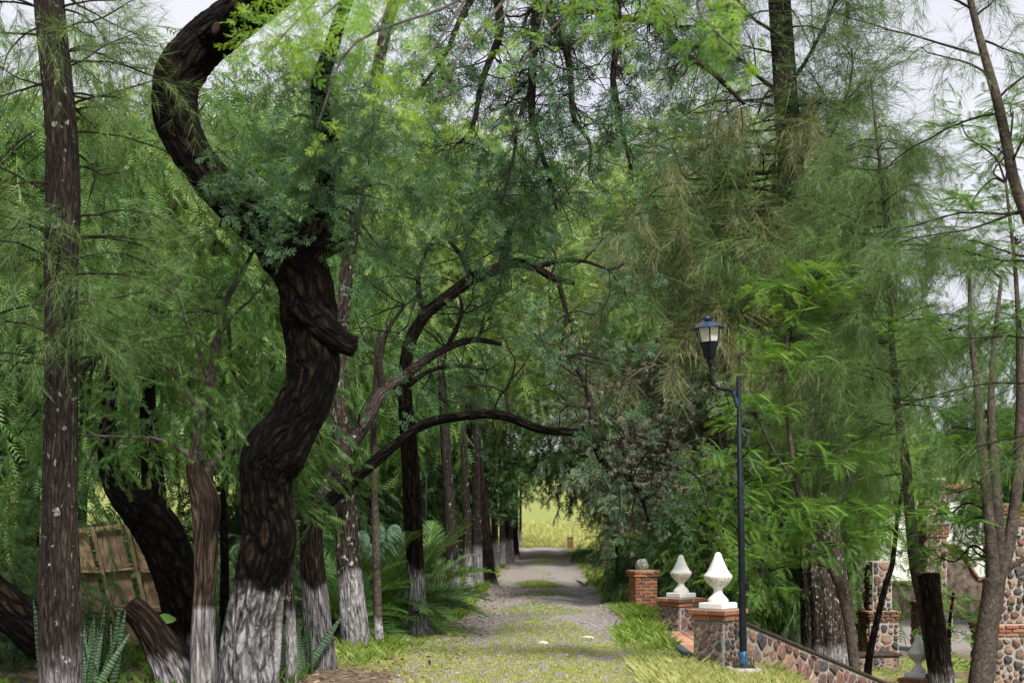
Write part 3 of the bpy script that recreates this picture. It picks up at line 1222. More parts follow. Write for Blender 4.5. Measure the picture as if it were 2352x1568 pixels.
FIN = [(.066, .112), (.10, .114), (.112, .105), (.128, .09), (.15, .07), (.168, .054), (.195, .048), (.222, .052), (.245, .08), (.268, .108), (.292, .130), (.318, .146), (.345, .156), (.36, .157), (.37, .152),
       (.385, .138), (.408, .120), (.435, .104), (.466, .089), (.495, .076), (.523, .064), (.55, .053), (.58, .043), (.60, .036), (.612, .028), (.62, .014), (.622, 0.0)]


def lathe(prof, sides=32, square=0.0, z0=0.0):
    a = np.linspace(0, 2 * math.pi, sides, endpoint=False)
    v = []
    for z, r in prof:
        v.append(np.stack([r * np.cos(a), r * np.sin(a), np.full(sides, z + z0)], -1))
    v = np.concatenate(v)
    n = len(prof)
    i = np.arange(n - 1)[:, None] * sides
    j = np.arange(sides)[None]
    jn = (j + 1) % sides
    q = np.stack([i + j, i + jn, i + sides + jn, i + sides + j], -1).reshape(-1, 4)
    return v, q


_v, _q = lathe(FIN, 36)
FIN_ME = mesh_from('finial', _v, [_q], M['finial'])
PLINTH_ME = box_mesh('plinth', .315, .315, .07, M['finial'], .012)


def finial(loc, rz, label, sc=1.0):
    t = thing('urn_finial', label, 'finial', loc, rz, 'white urn finials on the stair pillars', sc)
    o = obj('urn', FIN_ME, t)
    p = obj('plinth', PLINTH_ME, t)
    p.location = (0, 0, .035)
    return t


WA = math.radians(50)            # direction of the stair walls in plan
near_p = np.array([2.31, 15.95])
far_p = np.array([2.46, 20.7])
dw = np.array([math.cos(WA), math.sin(WA)])
t1, h1 = pillar('stone_pillar', 'near rubble stone pillar with brick cap beside the street lamp post', 'pillar', (near_p[0], near_p[1], -.2), WA, [('stone', .40, .69), ('brick', .45, 1), ('brick', .50, 1)], 3, 'stone pillars of the roadside stairs', .18, gap=.016)
finial((near_p[0], near_p[1], -.2 + h1), WA, 'larger white urn finial on the near stone pillar, just left of the lamp post', 1.02)
t2, h2 = pillar('stone_pillar', 'far rubble stone pillar with brick cap across the stair landing', 'pillar', (far_p[0], far_p[1], -.34), WA - .25, [('stone', .46, .70), ('brick', .50, 1), ('brick', .55, 1)], 4, 'stone pillars of the roadside stairs', .19, gap=.016)
finial((far_p[0], far_p[1], -.34 + h2), WA - .25, 'white urn finial on the far stone pillar, leftmost of the three finials', 1.0)


def stair_wall(a, b, z0, z1, zb0, zb1, th, label, seed, sides=(1, -1)):
    """sloping rubble wall from a to b; tops z0 -> z1, feet zb0 -> zb1"""
    a, b = np.asarray(a), np.asarray(b)
    L = np.linalg.norm(b - a)
    u = (b - a) / L
    n = np.array([u[1], -u[0]])
    t = thing('stair_wall', label, 'wall', (a[0], a[1], 0), math.atan2(u[1], u[0]), 'sloping walls of the roadside stairs')
    h = th / 2
    v = [(0, -h, zb0), (L, -h, zb1), (L, -h, z1), (0, -h, z0), (0, h, zb0), (L, h, zb1), (L, h, z1), (0, h, z0)]
    q = [(0, 1, 2, 3), (5, 4, 7, 6), (3, 2, 6, 7), (4, 0, 3, 7), (1, 5, 6, 2)]
    obj('mortar_core', mesh_from('mortar_core', v, [np.array(q)], M['mortar'], False), t)
    for s in sides:
        U = np.array([1.0, 0, 0])
        Nn = np.array([0, -float(s), 0])
        poly = [(.02, zb0 + .02), (L - .02, zb1 + .02), (L - .02, z1 - .02), (.02, z0 - .02)]
        rubble(t, poly, Nn * h, U, (0, 0, 1), Nn, .215, seed + s, .018, .02, .85)
    # dark weathered coping in lengths, following the slope
    k = int(L / .55)
    ang = math.atan2(z1 - z0, L)
    sl_ = math.hypot(L, z1 - z0)
    for i in range(k):
        f = (i + .5) / k
        box('coping_stone', t, (f * L, 0, z0 + f * (z1 - z0) + .022), (round(sl_ / k - .006, 3), th + .05, .04), M['coping'], .008, (0, -ang, 0))
    return t


low_p = np.array([6.0, 21.0])
ua = (low_p - near_p) / np.linalg.norm(low_p - near_p)
stair_wall(near_p + ua * .26, low_p - ua * .2, .45, -1.02, -.5, -1.75, .26, 'sloping rubble stone wall with dark coping behind the foot of the lamp post', 40)
ub = np.array([math.cos(WA + .05), math.sin(WA + .05)])
stair_wall(far_p + ub * .29, far_p + ub * 5.4, .2, -1.35, -.5, -1.75, .26, 'sloping rubble wall running down from the far pillar, behind the near wall', 60, (1,))
tl, hl = pillar('stone_pillar', 'low rubble stone pillar at the foot of the sloping stair wall', 'pillar', (low_p[0], low_p[1], -1.45), math.atan2(ua[1], ua[0]), [('stone', .42, .62), ('brick', .46, 2)], 5, 'stone pillars of the roadside stairs', .19, gap=.016)
finial((low_p[0], low_p[1], -1.45 + hl), math.atan2(ua[1], ua[0]), 'white urn finial at the wall foot beside the cut mossy log', 1.0)


def landing():
    t = thing('stair_landing', 'brick tiled stair landing with a dark teal kerb between the two stone pillars', 'landing', (0, 0, 0))
    # slab, kerb towards the road, then tiles one by one, then steps going down
    x0, x1, y0, y1, zt = 2.13, 3.0, 15.75, 20.35, .045
    pg = [(x0, 15.9), (2.3, 15.9), (3.3, 17.3), (3.3, 20.5), (x0, 20.4)]
    n = len(pg)
    v = [(x, y, -.6) for x, y in pg] + [(x, y, 0) for x, y in pg]
    q = [(i, (i + 1) % n, (i + 1) % n + n, i + n) for i in range(n)]
    obj('slab', mesh_from('slab', v, [np.array(q), np.array([(n, n + 1, n + 2), (n, n + 2, n + 3), (n, n + 3, n + 4)])], M['mortar'], False), t)
    box('kerb', t, (x0 - .05, 18.1, -.05), (.10, 4.6, .20), M['kerb_paint'], .01)
    yy = 16.05
    while yy < 20.35:
        xx = x0 + .004
        lim = 2.36 + (yy - 16.05) * .72
        while xx + .2 < min(lim, 3.2):
            w = .27
            box('tile', t, (xx + w / 2, yy, .0085), (w - .012, .113, .022), M['tile'], .003, (0, 0, 0))
            xx += w + .004
        yy += .125
    for k in range(5):
        box('step', t, (2.385 + .6 * (1.75 + k * .32), 18.3 + .8 * (1.75 + k * .32), -.78 - k * .24), (.4, 1.7, .5), M['tile'], .01, (0, 0, WA))
    return t


landing()

# brick pillars along the right-hand verge
pillar('brick_pillar', 'red brick pillar standing in the grass on the right verge beyond the white finials', 'pillar', (2.42, 26.3, -.18), math.radians(14), [('brick', .52, 2), ('brick', .43, 10), ('brick', .48, 2)], 11, 'brick pillars along the right verge')
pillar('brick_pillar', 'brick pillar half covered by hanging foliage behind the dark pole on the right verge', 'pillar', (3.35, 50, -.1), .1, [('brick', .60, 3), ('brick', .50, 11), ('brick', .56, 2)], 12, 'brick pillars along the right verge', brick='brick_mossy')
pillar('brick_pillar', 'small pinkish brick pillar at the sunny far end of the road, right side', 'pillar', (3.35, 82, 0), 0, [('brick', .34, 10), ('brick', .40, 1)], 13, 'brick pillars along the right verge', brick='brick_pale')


def boulder(loc, r, label):
    rng = np.random.default_rng(2)
    bm = bmesh.new()
    bmesh.ops.create_icosphere(bm, subdivisions=2, radius=r)
    for v in bm.verts:
        k = 1 + .5 * (float(fbm(np.array([v.co.x, v.co.y, v.co.z]) * 6 / r * .3 + 3, 2)) - .5)
        v.co = Vector((v.co.x * k, v.co.y * k * .8, v.co.z * k * .9 * (1.2 if v.co.z > 0 else 1)))
    me = bpy.data.meshes.new('capstone')
    bm.to_mesh(me)
    bm.free()
    me.materials.append(M['mortar'])
    o = obj('capstone', me)
    o.location = loc
    return tag(o, label, 'stone')


boulder((2.40, 26.3, .77), .13, 'pale mossy lump of stone on top of the red brick pillar')


# ------------------------------------------------------------------ street lamps
def hexring(r, z, n=6, off=0.0):
    a = np.linspace(0, 2 * math.pi, n, endpoint=False) + off
    return np.stack([r * np.cos(a), r * np.sin(a), np.full(n, z)], -1)


def prism_rings(rings):
    n = len(rings[0])
    v = np.concatenate(rings)
    j = np.arange(n)
    jn = (j + 1) % n
    q = np.concatenate([np.stack([j + k * n, jn + k * n, jn + (k + 1) * n, j + (k + 1) * n], -1) for k in range(len(rings) - 1)])
    v = np.vstack([v, rings[0].mean(0), rings[-1].mean(0)])
    m = len(rings) * n
    t = np.concatenate([np.stack([jn, j, np.full(n, m)], -1), np.stack([j + m - n, jn + m - n, np.full(n, m + 1)], -1)])
    return v, q, t


def make_lamp():
    t = thing('street_lamp', 'tall dark blue street lamp with curved arm and hexagonal lantern beside the near stone pillar', 'street lamp', (2.445, 15.0, 0), 0, 'street lamps along the road')
    mb = MB(); v, q, tr = prism_rings([hexring(.24, -.2, 4, .785), hexring(.235, .03, 4, .785), hexring(.215, .055, 4, .785)]); mb.add(v * [1.05, 1, 1], q, tr)
    obj('base_block', mb.mesh('base_block', M['concrete'], False), t)
    box('base_plate', t, (0, 0, .062), (.22, .20, .014), M['rust'], .003)
    for sx in (-1, 1):
        for sy in (-1, 1):
            mb = MB(); tube(mb, [(sx * .088, sy * .08, .06), (sx * .088, sy * .08, .15)], [.008, .008], 6)
            obj('anchor_bolt', mb.mesh('anchor_bolt', M['rust']), t)
    mb = MB(); tube(mb, [(0, 0, .06), (-.006, 0, .22), (-.007, 0, .225)], [.048, .047, .04], 12)
    obj('pole_collar', mb.mesh('pole_collar', M['metal_bright']), t)
    mb = MB(); tube(mb, [(-.006, 0, .2), (-.02, 0, 1.0), (-.042, 0, 2.2), (-.043, 0, 2.205), (-.055, 0, 3.12)], [.040, .037, .031, .027, .0245], 12, cap=True)
    obj('pole', mb.mesh('pole', M['metal_blue']), t)
    mb = MB(); tube(mb, [(.045, 0, .0), (.05, 0, .18), (.02, 0, .24)], [.012, .012, .008], 6)
    box('junction_box', t, (.038, 0, 1.02 - .12), (.03, .05, .09), M['metal_blue'], .004)
    armp = [(-.06, 0, 2.80), (-.10, 0, 2.92), (-.135, 0, 2.975), (-.19, 0, 2.985), (-.26, 0, 2.995), (-.315, 0, 3.03), (-.335, 0, 3.09), (-.345, 0, 3.18), (-.352, 0, 3.27)]
    mb = MB(); tube(mb, armp, [.024, .022, .02, .018, .018, .018, .018, .018, .018], 10, 4)
    obj('arm', mb.mesh('arm', M['metal_blue']), t)
    mb = MB(); tube(mb, [armp[0], armp[1], (-.118, 0, 2.95)], [.0275, .0255, .0235], 10, 4, cap=False)
    obj('arm_sleeve', mb.mesh('arm_sleeve', M['metal_cap']), t)
    sc = [(-.20, 0, 2.97), (-.17, 0, 2.88), (-.15, 0, 2.78), (-.125, 0, 2.715), (-.085, 0, 2.705), (-.055, 0, 2.73)]
    mb = MB(); tube(mb, sc, [.006] * 6, 5, 4)
    tube(mb, [(-.055, 0, 2.77), (-.08, 0, 2.80), (-.115, 0, 2.80), (-.13, 0, 2.775), (-.115, 0, 2.755), (-.1, 0, 2.765)], [.005] * 6, 5, 4)
    obj('scroll_bracket', mb.mesh('scroll_bracket', M['metal_blue']), t)
    # lantern, leaning a little
    L = bpy.data.objects.new('lantern', None)
    COL.objects.link(L)
    L.parent = t
    L.location = (-.352, 0, 3.25)
    L.rotation_euler = (0, math.radians(-4), 0)
    mb = MB(); v, q, tr = prism_rings([hexring(.036, .0, 10), hexring(.04, .05, 10), hexring(.03, .055, 10), hexring(.032, .075, 10)]); mb.add(v, q, tr)
    obj('neck', mb.mesh('neck', M['metal_blue'], False), L)
    o6 = math.pi / 6
    mb = MB(); v, q, tr = prism_rings([hexring(.055, .06, 6, o6), hexring(.06, .072, 6, o6), hexring(.102, .22, 6, o6), hexring(.108, .222, 6, o6), hexring(.108, .232, 6, o6)]); mb.add(v, q, tr)
    obj('lantern_bowl', mb.mesh('lantern_bowl', M['metal_blue'], False), L)
    lo, hi = hexring(.100, .233, 6, o6), hexring(.130, .385, 6, o6)
    for k in range(6):
        a, b, c, d = lo[k], lo[(k + 1) % 6], hi[(k + 1) % 6], hi[k]
        nrm = np.cross(b - a, d - a); nrm /= np.linalg.norm(nrm)
        vv = np.array([a, b, c, d, a - nrm * .004, b - nrm * .004, c - nrm * .004, d - nrm * .004])
        vv[:] = vv.mean(0) + (vv - vv.mean(0)) * [.985, .985, .99]
        obj('pane', mesh_from('pane', vv, [np.array([(0, 1, 2, 3), (7, 6, 5, 4), (0, 4, 5, 1), (1, 5, 6, 2), (2, 6, 7, 3), (3, 7, 4, 0)])], M['frosted'], False), L)
        mb = MB(); tube(mb, [a, d], [.0075, .0075], 5)
        obj('lantern_bar', mb.mesh('lantern_bar', M['metal_blue']), L)
    v, q = lathe([(.376, .0), (.376, .125), (.372, .175), (.378, .180), (.384, .176), (.392, .140), (.408, .118), (.428, .09), (.44, .06), (.447, .025), (.452, .018)], 24)
    obj('lantern_cap', mesh_from('lantern_cap', v, [q], M['metal_cap']), L)
    v, q = lathe([(.447, .012), (.456, .014), (.462, .028), (.472, .034), (.484, .036), (.496, .033), (.506, .02), (.51, 0)], 16)
    obj('cap_knob', mesh_from('cap_knob', v, [q], M['metal_cap']), L)
    return t


def copy_tree(o, parent=None, loc=None, rz=None, label=None):
    c = o.copy()
    COL.objects.link(c)
    if parent is not None:
        c.parent = parent
    if loc is not None:
        c.location = loc
    if rz is not None:
        c.rotation_euler = (0, 0, rz)
    if label:
        c['label'] = label
    for ch in list(o.children):
        copy_tree(ch, c)
    return c


lamp = make_lamp()
copy_tree(lamp, None, (-2.55, 41.5, .05), math.pi, 'street lamp with blue-capped lantern among the trunks of the left row')
copy_tree(lamp, None, (2.42, 32.6, -.15), .2, 'street lamp on the right verge with its lantern lost in hanging foliage')
copy_tree(lamp, None, (-1.9, 100, .7), math.pi, 'tiny distant street lamp at the far end of the left row')


# ------------------------------------------------------------------ board panel leaning among the trunks at left
def crate_panel():
    rng = np.random.default_rng(8)
    Y = 17.2
    O = P(150, 1216, Y)
    U = P(151, 1216.0, Y) - O                     # one image unit to the right
    V = (P(205.5, 1441, Y + .28) - O) / 225.0     # one unit down the slanting battens
    Nn = np.array([.0, -1.0, .1])
    t = thing('board_panel', 'weathered wooden crate panel of boards and battens leaning behind the left trunks', 'panel', tuple(O), 0)

    def plank(name, u0, u1, v0, v1, d, th, jit=0.0, mat='wood', skew=0.0):
        m = U * 3266 / Y
        q = []
        for dd in (d, d + th):
            for (u, v) in ((u0, v0), (u1, v0 + skew), (u1 + jit, v1 + skew), (u0 + jit, v1)):
                q.append(u * U + v * V + Nn * dd)
        faces = [(0, 1, 2, 3), (7, 6, 5, 4), (0, 4, 5, 1), (1, 5, 6, 2), (2, 6, 7, 3), (3, 7, 4, 0)]
        obj(name, mesh_from(name, np.array(q), [np.array(faces)], M[mat], False), t)

    bays = [(-22, 62), (68, 142), (150, 206)]
    rows = [(2, 82), (92, 172), (180, 246)]
    for bi, (b0, b1) in enumerate(bays):
        for ri, (r0, r1) in enumerate(rows):
            u = b0
            end = b1 - (14 if bi < 2 else 2)
            while u < end - 6:
                w = rng.uniform(11, 22)
                e = min(u + w, end)
                plank('board', u + .4, e - .4, r0 - 4 - rng.random() * 2, r1 + 4 + rng.random() * (14 if ri == 2 else 1), -.02 - rng.random() * .006, .014, rng.normal() * .6)
                u = e
    for k, u in enumerate((62, 142)):
        plank('batten', u, u + 7, -6, 238 - 20 * k, .03, .05)
    plank('batten', -26, -20, -2, 245, .03, .05)
    plank('batten', 207, 211, 40, 240, .02, .04)
    for v in (-5, 83, 173):
        for (b0, b1), sk in zip(bays, (2, -8, 2)):
            plank('rail', b0 + 6, b1, v, v + 6, .02, .035, 0, 'wood', sk)
            if v > 0:
                plank('rail', b0 + 6, b1 - 1, v + 8.5, v + 14, .025, .04, 0, 'wood', sk * .8)
    # two iron wires across the panel
    return t


crate_panel()


# ------------------------------------------------------------------ ruined pillars, wall and house on the lower ground at right
def ruin(x, Y, w, label, secs, seed, rz, brick='brick', size=.2, z=-1.42):
    p = P(x, 1195, Y)
    return pillar('ruin_pillar', label, 'pillar', (p[0], p[1], z), rz, secs, seed, 'rubble pillars on the lower ground', size * 1.35, brick, .03, .02)


ruin(2312, 22.5, .7, 'pale rubble pillar with three brick courses round its middle at the right edge', [('stone', .80, 1.22), ('brick', .84, 3), ('stone', .50, 1.7), ('brick', .56, 3)], 21, .10, size=.16)
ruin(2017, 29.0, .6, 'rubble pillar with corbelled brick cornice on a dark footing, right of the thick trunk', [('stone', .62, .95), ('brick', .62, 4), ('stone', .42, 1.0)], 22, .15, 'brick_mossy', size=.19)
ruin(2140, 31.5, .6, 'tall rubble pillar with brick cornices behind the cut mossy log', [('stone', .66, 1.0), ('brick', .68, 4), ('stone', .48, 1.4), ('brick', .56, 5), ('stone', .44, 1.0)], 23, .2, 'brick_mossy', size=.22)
ruin(1962, 36.5, .6, 'pale rubble pillar showing just right of the thick whitewashed trunk', [('stone', .56, 1.0), ('brick', .60, 3), ('stone', .40, 1.3)], 24, .2, size=.2)
ruin(1846, 38.0, .5, 'rubble pillar with orange brick top before the yard, left of the thick trunk', [('stone', .50, 1.05), ('brick', .54, 3)], 25, .2, size=.2)
ruin(1796, 41.0, .5, 'dim rubble pillar beyond the brown leaning trunk', [('stone', .55, 1.4), ('brick', .58, 2)], 26, .2, size=.2)
ruin(1730, 40.0, .5, 'broken rubble pillar stub showing between the lamp post and the brown trunk', [('stone', .60, 1.05)], 27, .1, size=.2)


def footing():
    p = P(2003, 1195, 28.2)
    t = thing('stone_footing', 'low dark stone footing wall below the corbelled pillar', 'wall', (p[0], p[1], -1.45), .15)
    box('mortar_core', t, (0, 0, .16), (.95, .5, .44), M['wall_brown'], .02)
    rubble(t, [(.02, .0), (.93, .0), (.93, .36), (.02, .36)], (-.475, -.25, 0), (1, 0, 0), (0, 0, 1), (0, -1, 0), .2, 9, .02, .02)
    box('cap_slab', t, (0, 0, .41), (1.02, .58, .05), M['coping'], .01)


footing()


def back_wall_right():
    """low weathered yard wall with a stepped tile coping, and the white house behind it"""
    Y = 44.0
    p0, p1 = P(1990, 1195, Y), P(2330, 1195, Y)
    t = thing('yard_wall', 'brown weathered yard wall with a curved tile coping behind the rubble pillars', 'wall', (p0[0], p0[1], -1.4), 0)
    L = p1[0] - p0[0]
    n = 30
    us = np.linspace(0, L, n)
    top = 1.05 + 1.15 * sstep(.42 * L, .58 * L, us) * (1 - sstep(.60 * L, .78 * L, us)) + .25 * sstep(.62 * L, L, us)
    v, q = [], []
    for u, h in zip(us, top):
        v += [(u, 0, 0), (u, 0, h), (u, .35, h), (u, .35, 0)]
    for i in range(n - 1):
        a = i * 4
        q += [(a, a + 4, a + 5, a + 1), (a + 1, a + 5, a + 6, a + 2), (a + 2, a + 6, a + 7, a + 3)]
    q += [(0, 1, 2, 3), ((n - 1) * 4 + 3, (n - 1) * 4 + 2, (n - 1) * 4 + 1, (n - 1) * 4)]
    obj('wall_body', mesh_from('wall_body', v, [np.array(q)], M['wall_brown'], False), t)
    for i in range(n - 1):
        du, dh = us[i + 1] - us[i], top[i + 1] - top[i]
        box('coping_tile', t, ((us[i] + us[i + 1]) / 2, .16, (top[i] + top[i + 1]) / 2 + .05), (round(math.hypot(du, dh) - .012, 2), .5, .07), M['brick_pale'], .008, (0, -math.atan2(dh, du), 0))
    h = thing('white_house', 'white plastered house with red tile edge and brick trim showing through the right-hand trees', 'house', (16.6, 52, -1.4), 0)
    W_, D_, H_ = 9.0, 7.0, 4.1
    box('wall', h, (0, 0, H_ / 2), (W_, D_, H_), M['whitewall'], .01)
    for i in range(30):
        box('roof_tile', h, (-W_ / 2 + (i + .5) * W_ / 30, -D_ / 2 - .12, H_ + .06), (.285, .5, .09), M['roof_tile'], .02, (.25, 0, 0))
    for s in (-1, 1):
        for k in range(16):
            box('brick', h, (s * (W_ / 2 - .16), -D_ / 2 - .02, .12 + k * .25), (.36 if k % 2 else .28, .06, .22), M['brick_pale'], .008)
    box('parapet', h, (2.2, 0, H_ + .5), (2.4, 4, .85), M['whitewall'], .01)
    for i in range(9):
        box('parapet_tile', h, (2.2 - 1.2 + (i + .5) * 2.5 / 9, -2.05, H_ + .97), (.26, .4, .07), M['roof_tile'], .01)


back_wall_right()


def left_stone_wall():
    Y = 33.0
    p0, p1 = P(390, 1195, Y), P(640, 1195, Y)
    z0 = float(ground_z(p0[0], Y))
    t = thing('field_wall', 'dry stone field wall seen between the dark trunks at left', 'wall', (p0[0], Y, z0 - .1), 0)
    L = p1[0] - p0[0]
    H = CAMZ - (1238 - 1195) / F * Y - z0 + .1
    box('mortar_core', t, (L / 2, .2, H / 2), (L, .4, H), M['mortar'], .02)
    rubble(t, [(.02, .02), (L - .02, .02), (L - .02, H - .02), (.02, H - .02)], (0, 0, 0), (1, 0, 0), (0, 0, 1), (0, -1, 0), .2, 77, .02, .03, .8)


left_stone_wall()


# ------------------------------------------------------------------ trees: shared crowns for the masses, hand-shaped trunks in front
def crown_proto(seed, lobes, base, tpls, nstr, size, mat, bark, **k):
    rng = np.random.default_rng(seed)
    L, B = MB(), MB()
    lobed_crown(rng, lobes, base, tpls, nstr, mbL=L, mbB=B, size=size, **k)
    return L.mesh('crown', M[mat]), B.mesh('limbs', M[bark])


def ring_lobes(seed, n, rad, z0, z1, r, rz):
    rng = np.random.default_rng(seed)
    out = []
    for i in range(n):
        a = 6.283 * i / n + rng.normal() * .25
        q = rad * rng.uniform(.6, 1.1)
        out.append((q * math.cos(a), q * math.sin(a), rng.uniform(z0, z1), r * rng.uniform(.8, 1.2), r * rng.uniform(.8, 1.2), rz * rng.uniform(.8, 1.2)))
    return out


PA = crown_proto(1, ring_lobes(1, 6, 2.3, 4.3, 6.2, 1.5, 1.5) + [(0, 0, 7.2, 1.7, 1.7, 1.4)], (0, 0, 2.4), PEPPER_MID, 1000, 1.35, 'pepper', 'twig', clump=.45)
PB = crown_proto(2, ring_lobes(5, 6, 2.0, 3.6, 6.0, 1.4, 1.7) + [(.4, 0, 7.6, 1.5, 1.5, 1.6)], (0, 0, 2.2), PEPPER_MID, 1000, 1.5, 'pepper', 'twig', clump=.45)
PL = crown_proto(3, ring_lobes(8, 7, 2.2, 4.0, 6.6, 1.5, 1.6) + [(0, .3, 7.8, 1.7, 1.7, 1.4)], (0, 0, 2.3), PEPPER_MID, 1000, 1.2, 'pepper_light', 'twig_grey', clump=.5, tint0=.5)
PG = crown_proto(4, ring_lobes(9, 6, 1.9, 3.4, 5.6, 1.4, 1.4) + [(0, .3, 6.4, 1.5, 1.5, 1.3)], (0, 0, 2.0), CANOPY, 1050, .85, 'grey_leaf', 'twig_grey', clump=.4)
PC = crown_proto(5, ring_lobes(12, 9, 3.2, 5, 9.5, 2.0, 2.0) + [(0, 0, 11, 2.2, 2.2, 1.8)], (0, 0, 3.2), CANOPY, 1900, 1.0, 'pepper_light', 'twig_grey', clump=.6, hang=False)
PD = crown_proto(6, ring_lobes(15, 9, 3.0, 4.5, 9, 2.0, 2.1) + [(0, 0, 10.5, 2.2, 2.2, 1.8)], (0, 0, 3.0), PEPPER_FAR, 1500, 1.6, 'pepper', 'twig', clump=.6)
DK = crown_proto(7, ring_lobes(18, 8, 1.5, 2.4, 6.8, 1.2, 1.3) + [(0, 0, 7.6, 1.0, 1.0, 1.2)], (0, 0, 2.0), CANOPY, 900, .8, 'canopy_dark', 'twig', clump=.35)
CS = crown_proto(8, [(rx * math.cos(a), rx * math.sin(a), z, 1.0, 1.0, .7) for rx, a, z in ((1.2, .3, 3.5), (1.3, 2.6, 4.2), (1.2, 4.6, 5.0), (1.1, 1.4, 5.9), (1.0, 3.3, 6.8), (.9, 5.4, 7.7), (.6, .9, 8.8), (.2, 0, 10))],
                 (0, 0, 2.5), NEEDLES_FAR, 1500, .8, 'casuarina', 'twig', clump=.4, r0=.06)


PW = crown_proto(9, ring_lobes(22, 7, 1.15, 1.9, 4.4, .95, 1.3) + ring_lobes(23, 4, .8, 4.8, 6.2, 1.2, 1.2), (0, 0, 1.6), PEPPER_MID, 1050, 1.35, 'pepper', 'twig', clump=.4)
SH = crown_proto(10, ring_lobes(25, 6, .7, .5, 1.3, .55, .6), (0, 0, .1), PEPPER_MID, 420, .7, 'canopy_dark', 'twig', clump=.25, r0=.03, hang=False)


def generic_trunk(h, r, seed, lean=(0, 0), mat='bark_brown'):
    mb = MB()
    tube(mb, [(0, 0, -.15), (0, 0, .12), (lean[0] * .3, lean[1] * .3, h * .4), (lean[0], lean[1], h)], [r * 1.5, r * 1.15, r * .9, r * .7], 14, 5, amp=.12, seed=seed, lime=(0, 1.0))
    return mb.mesh('trunk', M[mat])


GT = [generic_trunk(2.7, .2, 1, (.1, .1)), generic_trunk(3.4, .26, 5, (-.15, 0), 'bark_grey')]


def mass_tree(name, label, x, Y, proto, sc=1.0, rz=0.0, group=None, z=None, trunk=0, limb=True):
    X = (x - 1176) / F * Y
    zz = float(ground_z(X, Y)) if z is None else z
    t = thing(name, label, 'tree', (X, Y, zz), rz, group, sc)
    if trunk is not None:
        obj('trunk', GT[trunk], t)
    obj('crown', proto[0], t)
    if limb:
        obj('limbs', proto[1], t)
    return t


GB = 'light green trees filling the background at left'
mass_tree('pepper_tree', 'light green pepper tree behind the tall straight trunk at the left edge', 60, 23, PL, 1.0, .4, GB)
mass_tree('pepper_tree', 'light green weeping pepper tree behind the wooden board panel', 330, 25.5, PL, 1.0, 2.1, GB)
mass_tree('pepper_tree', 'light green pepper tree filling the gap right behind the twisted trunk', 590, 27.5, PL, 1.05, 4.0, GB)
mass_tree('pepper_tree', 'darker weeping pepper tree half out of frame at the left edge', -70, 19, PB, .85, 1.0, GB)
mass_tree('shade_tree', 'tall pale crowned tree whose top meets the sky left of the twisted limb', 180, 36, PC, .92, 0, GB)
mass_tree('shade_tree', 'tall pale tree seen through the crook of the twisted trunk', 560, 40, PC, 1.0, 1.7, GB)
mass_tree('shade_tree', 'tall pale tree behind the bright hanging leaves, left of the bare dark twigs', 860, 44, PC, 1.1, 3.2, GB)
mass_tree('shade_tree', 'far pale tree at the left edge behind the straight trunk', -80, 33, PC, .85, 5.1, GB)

GR = 'weeping trees of the left row'
def at_x(d, Y):
    """image position of a point d metres right of the road's axis at distance Y"""
    return 1176 + (float(road_x(Y)) + d) / Y * F


rowl = [(-6.8, 24.5, PA, 1.12, 'weeping tree over the palm bush, nearest of the left row'), (-7.0, 29, PB, 1.15, 'weeping tree behind the palm bush in the left row'),
        (-7.2, 33.5, PA, 1.2, 'weeping tree just before the blue-capped far lamp'), (-7.0, 39, PB, 1.25, 'weeping tree beside the blue-capped far lamp'),
        (-5.4, 56, PW, 1.2, 'weeping tree beyond the dark round tree in the left row'), (-5.2, 70, PW, 1.25, 'weeping tree near the far end of the left row')]
for d, Y, pr, sc, lab in rowl:
    mass_tree('weeping_tree', lab, at_x(d, Y), Y, pr, sc, Y * 1.3, GR, trunk=None)
mass_tree('round_dark_tree', 'dark dense round tree among the left row, right of the blue-capped lamp', at_x(-2.4, 46), 46, DK, .8, .5)
GRR = 'weeping trees along the right verge'
rowr = [(3.35, 27.0, PW, .52, 'dark weeping tree right behind the two white finials'), (5.3, 30.0, PW, .95, 'weeping tree behind the red brick pillar'),
        (5.7, 36, PW, .98, 'weeping tree above the dark pole on the right verge'), (5.7, 43, PW, 1.02, 'weeping tree half way down the right side of the road'),
        (5.8, 52, PW, 1.1, 'weeping tree beyond the half covered brick pillar'), (5.9, 63, PW, 1.15, 'weeping tree near the far end of the right side'), (5.8, 77, PW, 1.2, 'last weeping tree on the right before the sunny field')]
for d, Y, pr, sc, lab in rowr:
    mass_tree('weeping_tree', lab, at_x(d, Y), Y, pr, sc, Y * .9, GRR)
GC = 'tall trees closing the view above the road'
for d, Y, pr, sc, rz, lab in ((-5.0, 62, PD, 1.05, .3, 'tall dark tree arching over the far end of the road from the left'), (-7.5, 68, PD, 1.15, 2.0, 'tall dark tree above the far part of the left row'),
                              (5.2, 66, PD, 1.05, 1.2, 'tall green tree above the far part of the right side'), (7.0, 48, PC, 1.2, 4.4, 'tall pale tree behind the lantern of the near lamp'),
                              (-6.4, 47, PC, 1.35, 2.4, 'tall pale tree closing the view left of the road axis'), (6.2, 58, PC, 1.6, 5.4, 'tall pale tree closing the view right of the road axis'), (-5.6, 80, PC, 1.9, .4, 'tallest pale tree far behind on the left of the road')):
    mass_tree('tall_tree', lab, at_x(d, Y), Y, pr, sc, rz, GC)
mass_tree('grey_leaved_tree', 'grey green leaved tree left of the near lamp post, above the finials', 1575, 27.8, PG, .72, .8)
GD = 'trees behind the rubble pillars at right'
mass_tree('shade_tree', 'pale feathery tree behind the thick trunk at right', 1880, 42, PL, .8, .2, GD)
mass_tree('shade_tree', 'green tree left of the white house', 1975, 56, PB, 1.1, 2.2, GD)
mass_tree('shade_tree', 'dark green tree at the right edge beside the white house', 2420, 38, PB, .95, 3.3, GD)
